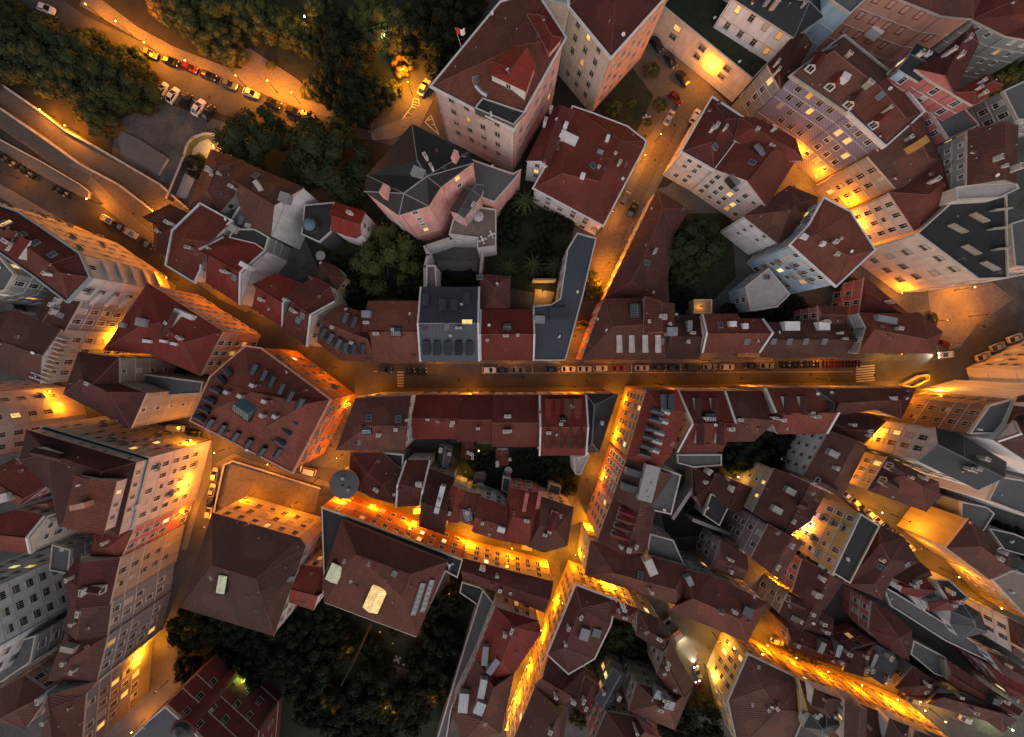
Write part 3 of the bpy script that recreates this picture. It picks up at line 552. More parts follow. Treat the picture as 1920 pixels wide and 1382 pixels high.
# ---- bottom middle
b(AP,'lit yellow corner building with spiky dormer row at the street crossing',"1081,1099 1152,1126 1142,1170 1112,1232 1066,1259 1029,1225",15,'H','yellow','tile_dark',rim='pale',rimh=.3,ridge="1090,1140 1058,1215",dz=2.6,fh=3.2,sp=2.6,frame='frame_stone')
b(AP,'red roofed wing closing the lit corner block on the right',"1152,1127 1196,1142 1182,1165 1140,1152",15,'H','yellow','tile_red',fh=3.2,sp=2.6)
b(TH,'brown roofed house with curved front by the parked refuse truck',"1197,1144 1235,1160 1256,1196 1254,1226 1194,1190",12,'H','beige','tile_dark')
b(TH,'maroon roofed house with white cables along the lit square',"1256,1206 1299,1283 1265,1302 1232,1262 1246,1226",13,'G','beige','tile_red',ax=(.5,1))
b(TH,'maroon roofed house with grey roof hut above the bottom tree',"1195,1282 1262,1302 1298,1286 1264,1366 1180,1330",13,'H','beige','tile_dark')
b(RH,'red roofed narrow house beside the orange strip of the bottom street, below the corner building',"1029,1228 1065,1259 1095,1252 1072,1305 1038,1322 1004,1284",14,'G','yellow','tile_dark',ax=(1,.6),fh=3.2,sp=2.6)
b(RH,'dark roofed house at the bottom edge with spiky eave row',"1004,1290 1040,1322 1062,1330 1050,1420 950,1420",14,'G','yellow','tile_dark',ax=(-.5,1),fh=3.2,sp=2.6)
b(TH,'grey metal roofed court building with yellow-green lit windows',"1150,1255 1172,1268 1140,1330 1118,1312",11,'G','greygreen','metal_dark',ax=(-.5,1),lit=.6)
b(TH,'dark roofed court house in the bottom middle',"1138,1335 1190,1345 1240,1385 1180,1440 1110,1400",12,'G','rose','tile_dark')
b(TH,'small red roofed court house left of the grey metal roof',"1098,1270 1122,1285 1100,1335 1078,1320",10,'G','brown','tile_dark')
b(RH,'red roofed house with ragged white stair gables, left of the orange bottom street',"930,1140 1008,1165 1013,1186 962,1262 930,1272 893,1233",15,'H','pale','tile_red',ridge="965,1175 940,1240",dz=2.4)
b(RH,'red house with grey dormer cluster and pale forecourt roof at the bottom',"893,1236 930,1272 962,1264 938,1372 868,1388 848,1330",15,'H','pale','tile_dark',ridge="925,1290 905,1350",dz=2.4)
b(TH,'narrow grey scaffold-like back building along the dark garden',"905,1105 925,1130 885,1232 846,1330 835,1400 815,1400 872,1210",8,'F','greygreen','flat_grey',nowin=True,par=.2)
b('garden_building','dark terrace sheds behind the yellow lit row house',"866,1090 900,1100 920,1118 905,1140 862,1110",6,'F','grey','flat_dark',nowin=True)
# ---- bottom right
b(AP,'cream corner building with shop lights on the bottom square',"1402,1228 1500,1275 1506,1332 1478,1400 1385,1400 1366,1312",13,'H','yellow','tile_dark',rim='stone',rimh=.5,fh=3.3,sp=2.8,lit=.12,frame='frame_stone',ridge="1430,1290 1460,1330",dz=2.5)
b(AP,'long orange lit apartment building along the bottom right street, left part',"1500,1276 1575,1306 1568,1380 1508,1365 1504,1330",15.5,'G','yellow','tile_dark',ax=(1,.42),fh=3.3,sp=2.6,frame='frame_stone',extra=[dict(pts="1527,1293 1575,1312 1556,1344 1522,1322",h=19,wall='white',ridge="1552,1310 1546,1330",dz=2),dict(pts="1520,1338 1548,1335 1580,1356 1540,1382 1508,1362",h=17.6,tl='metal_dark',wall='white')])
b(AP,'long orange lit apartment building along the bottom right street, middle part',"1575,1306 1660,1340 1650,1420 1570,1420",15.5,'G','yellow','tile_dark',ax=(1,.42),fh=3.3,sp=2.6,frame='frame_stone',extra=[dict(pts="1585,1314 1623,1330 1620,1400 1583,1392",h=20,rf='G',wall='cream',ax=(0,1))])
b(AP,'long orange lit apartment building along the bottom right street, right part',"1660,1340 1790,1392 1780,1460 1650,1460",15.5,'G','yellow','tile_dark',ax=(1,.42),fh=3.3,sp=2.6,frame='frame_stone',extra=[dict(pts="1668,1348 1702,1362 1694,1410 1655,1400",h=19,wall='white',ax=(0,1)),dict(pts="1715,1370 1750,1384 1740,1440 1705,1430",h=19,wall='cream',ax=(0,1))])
b(TH,'maroon roof with two grey roof huts beside the white parked car',"1478,1180 1500,1182 1560,1205 1600,1222 1575,1250 1545,1240 1478,1212",9,'G','brown','tile_dark',ax=(1,.4))
b(TH,'plain brown hipped roof left of the dark blue roof in the bottom right cluster',"1598,1220 1640,1208 1632,1265 1618,1258 1582,1256",10,'G','rose','tile_dark')
b(TH,'dark blue grey roof with white skylight strip in the bottom right cluster',"1640,1210 1668,1222 1682,1250 1660,1280 1622,1260",10,'G','grey','metal_dark')
b(TH,'L-shaped brown roof with antennas right of the bare court',"1635,1130 1665,1145 1708,1180 1702,1235 1660,1215 1630,1180",10,'H','rose','tile_dark')
b(TH,'brown roof with pale ridge lines and white parapet in the lower right',"1712,1252 1752,1278 1752,1302 1700,1300 1680,1288",11,'H','grey','tile_dark')
b(TH,'small hipped brown roof in front of the pale blank gable',"1752,1278 1752,1300 1732,1314 1698,1303",10,'H','grey','tile_dark')
b(TH,'long maroon roof at the lower right with blue pyramid skylight at its end',"1755,1300 1810,1302 1880,1335 1903,1350 1880,1372 1850,1350 1742,1318",12,'H','beige','tile_dark',ridge="1770,1308 1878,1338",dz=2)
b(TH,'dark brown roof rows beside the narrow lit glass strip',"1775,1240 1818,1268 1890,1315 1912,1330 1880,1335 1812,1300 1778,1275",11,'G','beige','tile_dark',ax=(1,.6))
b(TH,'greenish blank roof terrace with round vents in the lower right',"1712,1200 1772,1232 1778,1272 1750,1262 1706,1225",9,'F','greygreen','flat_grey',nowin=True,par=.3)
b(TH,'red gabled house between two pale blank walls, lower right',"1684,1096 1696,1078 1726,1078 1747,1105 1719,1118 1690,1110",12,'G','white','tile_red',ax=(1,.1))
b(TH,'house with small red gable above grey roof and serrated metal edge',"1756,1091 1800,1130 1789,1142 1743,1144 1740,1131 1769,1125",13,'G','white','tile_red',ax=(1,0),extra=[dict(pts="1800,1128 1836,1150 1848,1184 1800,1196 1782,1168 1784,1146",h=12,tl='metal_dark',z0=0)])
b(AP,'large house with pale blank grey gable wall at the lower right',"1890,1160 1990,1210 1990,1275 1898,1222",15,'G','white','tile_dark',ax=(1,.45))
b(TH,'narrow greenish gutter roof running down to the right edge, lower right',"1655,1098 1680,1112 1790,1180 1860,1225 1850,1238 1770,1200 1668,1135",9,'F','greygreen','flat_grey',nowin=True,par=.3)
b(TH,'small pale flat roof house beside the narrow maroon lane roofs',"1850,1220 1880,1232 1920,1255 1990,1290 1990,1320 1880,1262",12,'H','white','tile_dark')
b(TH,'maroon lane roof at the right edge above the bottom right corner',"1842,1240 1925,1290 1990,1325 1990,1360 1900,1310",10,'G','rose','tile_red',ax=(1,.55))
b(TH,'brown roof with grey skylight box left of the bare court',"1530,1148 1560,1160 1560,1190 1500,1182",8,'H','rose','tile_dark')
b(TH,'pale grey sloped wing between the two small red gabled roofs in the lower right',"1716,1119 1748,1087 1756,1091 1768,1125 1739,1131 1732,1146",11,'F','white','flat_pale',nowin=True,par=.2)
b(TH,'small dark brown house squeezed beside the diagonal right lane, under the ribbed dark red roof',"1674,1081 1721,1054 1744,1078 1702,1092",12,'G','beige','tile_dark',ax=(1,-.4))
b('pergola_building','white slatted pergola terrace along the diagonal right lane',"1750,1086 1778,1086 1815,1120 1800,1128",10,'F','white','flat_dark',nowin=True,par=.3)
b(AP,'dark red roofed building behind the brown facade at the right edge',"1908,745 1990,722 1990,752 1900,786 1884,800",25,'G','white','tile_dark',ax=(1,-.3),nowin=True)
# ------------------------------------------------------------------ ground, roads, pavements
g=MB(); g.face([(-900,-900,0),(900,-900,0),(900,900,0),(-900,900,0)],'soil'); tag(g.build('ground'),kind='structure')
LV={}
ZC={'g':.008,'r':.048,'k':.0}
def sheet(name,pts,mat,z,kind='structure',kerb=0,label=None,cat=None):
    if kerb: ZC['k']+=.0021; z=z+ZC['k']
    elif name=='yard_paving': z=.004
    elif name=='garden_ground': z=ZC['g']; ZC['g']+=.0023
    elif z<.05: z=ZC['r']; ZC['r']+=.0031
    r=[tuple(up(x,y,0).xy) for x,y in P(pts)]; r=r if area(r)>0 else r[::-1]; m=MB()
    if kerb: m.prism(r,0,kerb+z,'cornice',mat)
    else: m.face([(p[0],p[1],z) for p in r],mat)
    o=m.build(name); tag(o,label,cat,kind=kind if not label else None); return o
# yards (paved) under the built-up area, gardens
sheet('yard_paving',"-250,560 300,300 700,350 1000,400 1250,350 1500,150 2200,-100 2200,1700 -250,1700",'yard',.004)
sheet('street_surface',"-200,160 -200,420 300,760 700,740 700,690 640,680 430,560 290,470 250,400 -60,210",'asphalt_dark',.008)
sheet('promenade',"-100,60 0,160 75,206 180,275 345,372 300,420 290,455 230,410 150,345 0,240 -100,180",'cobble',.012)
sheet('main_road',"600,640 700,674 1770,676 1760,655 1800,640 1900,590 2100,480 2100,640 1900,700 1830,735 2100,735 2100,750 1640,735 1100,735 690,737 640,742 560,690",'asphalt',.012)
sheet('upper_road',"-40,-80 60,-40 160,30 300,95 560,190 700,225 770,130 850,20 900,-60 990,-60 870,120 852,300 690,262 560,245 300,190 100,60",'asphalt',.012)
sheet('parking_court',"220,225 300,190 480,250 440,330 400,400 330,390 210,290",'yard',.012)
sheet('cobbled_street',"1215,30 1300,130 1400,230 1300,215 1265,300 1190,410 1148,445 1105,420 1170,300 1225,180 1180,120",'cobble',.012)
sheet('stairs_base',"1120,440 1172,440 1120,560 1085,680 1050,680 1085,560",'cobble',.012)
sheet('narrow_road',"1148,730 1178,730 1100,1010 1066,1060 1000,1230 940,1400 900,1400 980,1180 1040,1040",'asphalt',.016)
sheet('alley',"560,870 640,915 900,1000 1050,1052 1050,1080 600,980 560,930",'cobble',.016)
sheet('square_paving',"300,790 420,800 560,870 640,880 680,740 720,780 640,930 440,930 360,1080 300,1100 330,900",'asphalt',.016)
sheet('forecourt',"424,868 600,916 590,960 400,965",'plaza',.06,kerb=.02)
sheet('right_lane',"1560,900 1600,905 1700,980 1950,1160 1950,1200 1800,1110 1640,1010 1570,930",'asphalt',.016)
sheet('lower_square',"1240,1110 1360,1160 1420,1180 1700,1310 1950,1420 1780,1420 1400,1260 1360,1240 1400,1420 1340,1420 1280,1280",'asphalt',.016)
sheet('fork_square',"1740,545 1860,530 1900,560 1830,610 1800,650 1760,660 1745,600",'plaza',.10,kerb=.02)
sheet('bottom_left_street',"290,1060 340,900 430,960 430,1150 330,1200 340,1290 270,1420 150,1420 260,1290",'asphalt',.016)
# pavements with kerbs
for s in ["640,724 672,742 760,729 1135,726 1139,731 1137,737 700,738 668,760 655,745","1174,730 1180,724 1690,715 1692,720 1640,735 1172,736","700,675 1050,675 1050,682 735,682 705,679","1095,675 1640,672 1640,678 1095,681",
          "170,330 190,345 230,390 300,450 420,545 470,580 460,585 410,560 290,470 210,400 165,345","150,300 176,322 170,330 130,310","-60,215 0,262 80,308 150,350 168,364 166,374 150,368 60,320 0,281 -60,236",
          "0,345 150,432 330,535 325,550 250,520 140,450 0,370","190,385 205,380 290,440 285,455","700,244 770,218 800,180 812,190 790,235 735,262 700,262","165,-20 260,52 330,90 430,128 455,130 440,92 470,92 560,150 610,200 700,232 695,250 560,203 430,150 300,98 240,62 150,10",
          "388,795 398,830 396,900 376,940 350,1030 340,1030 372,920 380,820","405,868 440,850 480,866 620,905 618,914 480,878 440,862 418,880 410,920 404,920","1205,275 1212,262 1262,185 1270,190 1226,275 1150,440 1140,430","1280,225 1290,235 1255,310 1180,450 1170,450 1240,305",
          "1375,1170 1385,1176 1352,1215 1350,1245 1400,1330 1390,1335 1340,1255 1342,1210"]:
    sheet('pavement',s,'pavement',.0,kerb=.15)
for s in ["-200,-300 560,-300 560,60 440,30 330,0 230,-20 100,-40 60,-60 -200,-60","0,-20 130,30 250,85 300,120 200,180 60,180 -200,40","480,80 700,230 800,120 860,-20 840,-200 520,-200 400,60","560,215 690,255 700,330 640,360 470,340 400,260 480,225",
          "560,420 700,360 790,450 790,560 620,560","820,500 900,510 900,540 820,540","900,390 1060,370 1075,430 1060,560 900,530","1100,130 1170,110 1235,170 1200,260 1130,215","1240,400 1370,400 1380,520 1300,600 1240,560","1370,560 1480,540 1540,590 1400,600",
          "1340,800 1540,810 1480,880 1360,880","1220,880 1300,880 1350,1000 1250,1010","320,1140 620,1120 790,1190 860,1100 900,1110 830,1420 300,1420 330,1250","840,830 1100,840 1080,930 880,920","1120,1150 1190,1170 1230,1280 1110,1300","1240,1330 1360,1330 1380,1420 1220,1420","1880,985 2000,1010 2000,1080 1890,1030","225,690 290,700 280,720 230,715"]:
    sheet('garden_ground',s,'grass',.02)
sheet('bare_court',"1560,1125 1610,1118 1640,1135 1640,1180 1612,1205 1565,1190 1550,1165",'yard',.03)
# stairs: broad low steps
st=MB()
for k in range(26):
    y=470+k*7.6; xc=1143-(y-470)*.36; a=up(xc-19,y); c_=up(xc+19,y-3); d=(c_-a).normalized()
    mid=(a+c_)/2; st.box((mid.x,mid.y,.02),(c_-a).length,1.0,.10+(.08 if k%2 else 0),'pavement',math.atan2(d.y,d.x))
for k in range(12):
    y=428+k*3.2; xc=1153-(y-428)*.4; a=up(xc-22,y+8); c_=up(xc+22,y-4); d=(c_-a).normalized(); mid=(a+c_)/2
    st.box((mid.x,mid.y,.02),(c_-a).length,.32,.16,'pavement',math.atan2(d.y,d.x))
tag(st.build('stairs'),kind='structure')
# road paint
rp=MB()
def stripe(x0,y0,x1,y1,w=.15,z=.104):
    a,c_=up(x0,y0,z),up(x1,y1,z); d=(c_-a); n=Vector((-d.y,d.x,0)).normalized()*w/2; rp.face([a-n,c_-n,c_+n,a+n],'road_paint')
for i in range(6): stripe(745,698+i*5.2,757,698+i*5.2,.45)
for i in range(7): stripe(1605,688+i*4.6,1640,685+i*4.6,.4)
stripe(735,699,700,696); 
for x in range(905,1400,31): stripe(x,684,x,700,.1)
stripe(905,700,1600,697,.1)
arc=[(700,262),(735,255),(765,236),(787,205),(785,186)]; arc2=[(698,248),(725,243),(752,226),(772,200),(776,184)]
for A_ in (arc,arc2):
    for p,q in zip(A_,A_[1:]): stripe(*p,*q,.18)
for p,q in zip(arc,arc2): stripe(*p,*q,.18)
for t_ in (.3,.6):
    for (p,p2),(q,q2) in zip(zip(arc,arc[1:]),zip(arc2,arc2[1:])): stripe(p[0]+(p2[0]-p[0])*t_,p[1]+(p2[1]-p[1])*t_,q[0]+(q2[0]-q[0])*t_,q[1]+(q2[1]-q[1])*t_,.14)
for p,q in (((797,229),(808,216)),((808,216),(823,253)),((797,229),(823,253)),((803,226),(812,222)),((809,234),(816,233))): stripe(*p,*q,.18)
for i in range(9):
    x=318+i*9; y=165+i*4.5; stripe(x,y,x+7,y+4,.15)
mh=random.Random(4)
for x,y in P("392,182 860,712 980,707 1100,714 1230,706 1390,709 1520,702 1640,704 1265,235 1230,330 1228,300 1210,255 420,560 340,505 250,400 480,610 570,665 1800,628 1845,612 480,812 430,840 620,835 1100,900 1070,960 1020,1110 1330,1215 1370,1250 1600,928 1740,1030 50,350 120,400"):
    p=up(x,y,.105); rp.face([(p.x+.38*math.cos(k*.628),p.y+.38*math.sin(k*.628),.105) for k in range(10)],'iron')
tag(rp.build('road_markings'),kind='structure')
# low walls along the left promenade and terraces
def wallpoly(name,label,pts,h,th=.5,mat='greygreen',z0=0,cat='wall'):
    m=MB(); pp=[up(x,y,h) for x,y in P(pts)]
    for a,c_ in zip(pp,pp[1:]):
        d=c_-a; m.box(((a.x+c_.x)/2,(a.y+c_.y)/2,z0),d.length+th*.6,th,h-z0,mat,math.atan2(d.y,d.x)); m.box(((a.x+c_.x)/2,(a.y+c_.y)/2,h),d.length+th*.6,th+.1,.12,'stone',math.atan2(d.y,d.x))
    o=m.build(name); tag(o,label,cat); return o
wallpoly('retaining_wall','long stone wall along the upper edge of the lamp lit promenade',"-60,122 0,157 60,198 82,213 120,243 175,273 300,346 352,392",1.6,.5)
wallpoly('retaining_wall','stone wall between the promenade and the lower left street',"-60,170 0,203 73,253 150,308 222,346 290,398",1.4,.5)
wallpoly('kerb_wall','low kerb wall of the long motorcycle bay on the left street',"-60,225 0,262 80,305 150,346 168,360 166,372",.6,.3)
wallpoly('retaining_wall','dark curved wall round the yellow lit patio',"312,372 345,292 350,272 362,258 384,250 402,252",2.4,.5,'darkgrey')
sheet('patio',"320,370 350,290 365,262 388,258 404,275 396,290 372,320 350,372",'flat_pale',.05,kerb=.03)
sheet('basement_roof',"225,262 232,248 262,262 306,290 318,300 300,330 232,290",'flat_grey',.3,kerb=.5,label='pale grey flat basement roof beside the parked white cars',cat='flat roof')
wallpoly('garden_wall','white curved wall running down from the pink mansion corner to the service block',"797,462 803,478 797,500 797,538",8,.8,'white')
wallpoly('garden_wall','white wall with dark hedge top between pink mansion and pool garden',"800,462 845,447 892,448",8,.8,'white')
wallpoly('garden_wall','pale wall along the left of the palm garden',"900,515 905,470",6,.5,'white')
wallpoly('garden_wall','slim white wall between the palm garden and the lit patio',"1000,524 1042,524",5,.4,'pale')
wallpoly('garden_wall','grey wall strip crossing the dark yards from the brown roofed yard strip',"1262,972 1300,915",5,.9,'grey')
wallpoly('garden_wall','grey wall strip below the blue glazed terrace house',"1300,975 1370,1002",5,.9,'grey')
wallpoly('garden_wall','low wall of the planted traffic island by the right square',"1690,722 1725,705 1742,703 1741,712 1712,726 1690,722",.9,.4,'pale')
wallpoly('forecourt_wall','dark wall round the sunken forecourt beside the orange walled hotel',"400,965 420,872 436,864 600,916",1.1,.4,'darkgrey')
# pool and pond
sheet('pool_rim',"820,488 894,490 894,508 820,508",'flat_grey',.25,kerb=.1); plain('pool_water',(.012,.055,.055),.08,spec=.8,var=0); plain('pond_water',(.012,.035,.05),.08,spec=.8,var=0)
sheet('pool_water',"823,491 891,493 891,505 823,505",'pool_water',.37)
sheet('pond_rim',"735,1248 768,1256 752,1298 722,1290",'flat_grey',.1,kerb=.2); sheet('pond_water',"735,1251 763,1258 750,1292 725,1286",'pond_water',.32)
sheet('lit_patio',"1003,542 1040,548 1032,572 1000,572",'flat_tiles',.1,kerb=.2)

# ------------------------------------------------------------------ rays
GV=[(-900,-900,0),(900,-900,0),(900,900,0),(-900,900,0)]
nb=len(BV_v); BV_v.extend(GV); BV_f.append([nb,nb+1,nb+2,nb+3]); BV_o.append(-1)
BVH=BVHTree.FromPolygons([Vector(v) for v in BV_v],BV_f,epsilon=0)
def hit(px,py):
    o=Vector((0,0,CAMH)); d=(up(px,py,0)-o).normalized(); l,n,i,ds=BVH.ray_cast(o,d)
    if n is not None and n.dot(d)>0: n=-n
    return l,n,(BV_o[i] if i is not None else -1)
EYES=[Vector((0,0,CAMH)),Vector((9,0,CAMH)),Vector((-9,0,CAMH)),Vector((0,9,CAMH)),Vector((0,-9,CAMH))]
def seen(p):
    for e in EYES:
        d=p-e; L=d.length; l,n,i,ds=BVH.ray_cast(e,d/L,L-.12)
        if l is None: return True
    return False
# ------------------------------------------------------------------ windows, balconies, doors
WM={}
def winmesh(kind,frame):
    k=(kind,frame)
    if k in WM: return WM[k]
    w,h=dict(t=(1.15,2.1),s=(.85,1.25),w=(1.9,1.7),d=(1.4,2.5))[kind]; m=MB(); fw=.17
    def bx(x0,x1,z0,z1,y0,y1,mat=frame):
        ring=[(x0,y0),(x1,y0),(x1,y1),(x0,y1)]; m.prism(ring,z0,z1,mat,None,True)
    bx(-w/2-fw,-w/2,-h/2,h/2,-.05,.10); bx(w/2,w/2+fw,-h/2,h/2,-.05,.10)
    bx(-w/2-fw,w/2+fw,h/2,h/2+fw,-.05,.13); bx(-w/2-fw-.06,w/2+fw+.06,-h/2-.12,-h/2,-.05,.20)
    bx(-.035,.035,-h/2,h/2,.0,.07,'frame_white' if frame!='frame_dark' else frame)
    if kind!='s': bx(-w/2,w/2,h*.18,h*.18+.06,.0,.07,'frame_white' if frame!='frame_dark' else frame)
    if kind=='w':
        for s_ in (-.5,.5): bx(s_*w/2-.03,s_*w/2+.03,-h/2,h/2,0,.07)
    WM[k]=(m.mesh('window'),w,h); return WM[k]
PM={}
def panemesh(kind,mat):
    k=(kind,mat)
    if k in PM: return PM[k]
    _,w,h=winmesh(kind,'frame_white'); m=MB(); m.face([(-w/2,.035,-h/2),(-w/2,.035,h/2),(w/2,.035,h/2),(w/2,.035,-h/2)],mat if mat!='half' else 'glass_dark')
    if mat=='half': m.face([(-w/2,.045,0),(-w/2,.045,h/2),(w/2,.045,h/2),(w/2,.045,0)],'curtain')
    PM[k]=m.mesh('pane'); return PM[k]
bm_=MB(); bm_.box((0,.42,-.12),2.0,.85,.14,'cornice'); 
for x in [i*.14-.98 for i in range(15)]: bm_.box((x,.82,.02),.03,.03,.95,'iron')
for s_ in (-1,1):
    for y in (.2,.4,.6): bm_.box((s_*.98,y,.02),.03,.03,.95,'iron')
bm_.box((0,.82,.95),2.0,.06,.06,'iron'); bm_.box((-.98,.42,.95),.06,.8,.06,'iron'); bm_.box((.98,.42,.95),.06,.8,.06,'iron'); BALM=bm_.mesh('balcony')
rnd=random.Random(11); NW=0; cnt={}
for bi,a,c_,z0,z1,vi,wl in EDGES:
    rec=BLD[bi]; o=rec['o']
    if o['nowin'] or z1-z0<4: continue
    A=Vector((*a,0)); B_=Vector((*c_,0)); d=B_-A; L=d.length
    if L<3: continue
    u=d/L; n=Vector((u.y,-u.x,0)); mid=(A+B_)/2
    if n.dot(-mid)<-9: continue
    sp=o['sp']; nc=int((L-1.2)/sp)
    if nc<1: continue
    off=(L-(nc-1)*sp)/2; fh=o['fh'] if vi==0 else 2.9; kind=o['win']
    nf=max(1,int((z1-z0-1.0)/fh)); 
    if vi>0 and z1-z0<6: nf=1
    ang=math.atan2(n.x,-n.y)+math.pi
    for f_ in range(nf):
        zc=z1-1.75-f_*fh if kind!='s' else z1-1.5-f_*fh
        if vi>0: zc=z1-1.35
        k2=kind if vi==0 else 's'
        if f_==nf-1 and zc<3.6 and vi==0: zc=1.6; k2='d' if kind!='s' else 't'
        for ci in range(nc):
            p=A+u*(off+ci*sp); p.z=zc; q=p+n*.3
            if abs(q.x)>175 or abs(q.y)>140: continue
            if cnt.get((bi,),0)>=98: continue
            if rnd.random()<.06: continue
            if not seen(q): continue
            cnt[(bi,)]=cnt.get((bi,),0)+1
            fr=o['frame']
            r=rnd.random(); 
            if r<o['lit']: pm=rnd.choice(['lit_warm','lit_warm','lit_white','lit_dim','lit_dim'])
            elif r<o['lit']+o['cur']: pm=rnd.choice(['curtain','half','half','glass_grey'])
            else: pm='glass_dark'
            if o['pane']: pm=o['pane']
            if k2=='d': pm='glass_dark' if pm!='lit_warm' else pm
            me,w,h=winmesh(k2,fr); w_=bpy.data.objects.new('door' if k2=='d' else 'window',me); COL.objects.link(w_); w_.parent=rec['root']
            w_.location=p-Vector(rec['c']); w_.rotation_euler=(0,0,ang)
            pn=bpy.data.objects.new('pane',panemesh(k2,pm)); COL.objects.link(pn); pn.parent=w_; NW+=1
            if o['bal'] and k2=='t' and rnd.random()<o['bal']:
                bl=bpy.data.objects.new('balcony',BALM); COL.objects.link(bl); bl.parent=rec['root']; bl.location=p-Vector(rec['c'])+Vector((0,0,-1.05)); bl.rotation_euler=(0,0,ang)
print('windows',NW)
# ------------------------------------------------------------------ roof furniture placed where it stands on each roof
def on_roof(px,py):
    l,n,bi=hit(px,py)
    if bi<0 or n.z<.25: return None
    h=Vector((n.x,n.y,0)); ang=math.atan2(h.y,h.x) if h.length>.05 else None
    return l,n,BLD[bi],ang
def dormer(px,py,w=1.5,hh=1.6,side='trim_white',top='tile_red',style='gable',ang=None,deep=None):
    r=on_roof(px,py)
    if not r: return
    l,n,rec,a=r
    if a is None: a=ang if ang is not None else 0
    if ang is not None: a=ang
    slope=max(.2,math.hypot(n.x,n.y)/max(n.z,.1)); D=deep or min(6,(hh+.5)/slope); m=MB()
    ca,sa=math.cos(a),math.sin(a)
    def T(x,y,z): return (l.x+x*ca-y*sa,l.y+x*sa+y*ca,l.z+z)
    x0,x1=.25,-D; zt=hh; g_=w*.42 if style=='gable' else .12
    m.face([T(x0,-w/2,-.4),T(x0,w/2,-.4),T(x0,w/2,zt),T(x0,0,zt+g_),T(x0,-w/2,zt)],side)
    for s_ in (-1,1):
        q=[T(x0,s_*w/2,-.4),T(x1,s_*w/2,D*slope*.8-.4),T(x1,s_*w/2,zt),T(x0,s_*w/2,zt)]; m.face(q if s_<0 else q[::-1],side)
        m.face([T(x0+.25,s_*(w/2+.15),zt-.07),T(x1,s_*(w/2+.15),zt-.07),T(x1,0,zt+g_+.03),T(x0+.25,0,zt+g_+.03)],top,[(0,0),(D,0),(D,w/2),(0,w/2)])
    ob=m.build('dormer',rec['root'],rec['c'])
    f=MB(); ww=w*.32; 
    f.face([T(x0+.05,-ww-.1,.25),T(x0+.05,ww+.1,.25),T(x0+.05,ww+.1,zt),T(x0+.05,-ww-.1,zt)],'frame_white')
    for s_ in (-1,1): f.face([T(x0+.08,s_*ww*.52-ww*.42,.35),T(x0+.08,s_*ww*.52+ww*.42,.35),T(x0+.08,s_*ww*.52+ww*.42,zt-.1),T(x0+.08,s_*ww*.52-ww*.42,zt-.1)],'glass_dark')
    f.build('window',ob,rec['c'])
def skylight(px,py,w,l_,mat='skyglass',ang=None,frame='ridge_grey',hh=.25,bars=1,parts=('skylight','pane')):
    r=on_roof(px,py)
    if not r: return
    l,n,rec,a=r; X=Vector((math.cos(ang if ang is not None else (a or 0)),math.sin(ang if ang is not None else (a or 0)),0))
    X=(X-n*X.dot(n)).normalized(); Y=n.cross(X); m=MB(); u=n*hh
    def q(x,y,z=0): return l+X*x+Y*y+n*z
    for x0,x1,y0,y1 in ((-l_/2-.12,l_/2+.12,-w/2-.12,-w/2),(-l_/2-.12,l_/2+.12,w/2,w/2+.12),(-l_/2-.12,-l_/2,-w/2,w/2),(l_/2,l_/2+.12,-w/2,w/2)):
        c4=[q(x0,y0,-.2),q(x1,y0,-.2),q(x1,y1,-.2),q(x0,y1,-.2)]; t4=[q(x0,y0,hh+.06),q(x1,y0,hh+.06),q(x1,y1,hh+.06),q(x0,y1,hh+.06)]
        m.face(t4,frame)
        for i in range(4): m.face([c4[i],c4[(i+1)%4],t4[(i+1)%4],t4[i]],frame)
    for i in range(1,bars+1):
        x=-l_/2+l_*i/(bars+1); m.face([q(x-.05,-w/2,hh+.05),q(x+.05,-w/2,hh+.05),q(x+.05,w/2,hh+.05),q(x-.05,w/2,hh+.05)],frame)
    ob=m.build(parts[0],rec['roof'] if rec.get('roof') else rec['root'],rec['c'])
    if rec.get('roof'): 
        g_=MB(); g_.face([q(-l_/2,-w/2,hh),q(l_/2,-w/2,hh),q(l_/2,w/2,hh),q(-l_/2,w/2,hh)],mat); g_.build(parts[0]+'_glass',rec['roof'],rec['c'])
    else:
        g_=MB(); g_.face([q(-l_/2,-w/2,hh),q(l_/2,-w/2,hh),q(l_/2,w/2,hh),q(-l_/2,w/2,hh)],mat); g_.build(parts[1],ob,rec['c'])
def rbox(name,px,py,sx,sy,hz,mat,top=None,ang=0,sink=1.2,roofed=False):
    l,n,bi=hit(px,py)
    if bi<0: return
    rec=BLD[bi]; m=MB(); m.box((l.x,l.y,l.z-sink),sx,sy,hz+sink,mat,-ang,top=top)
    m.build(name,rec['root'],rec['c'])
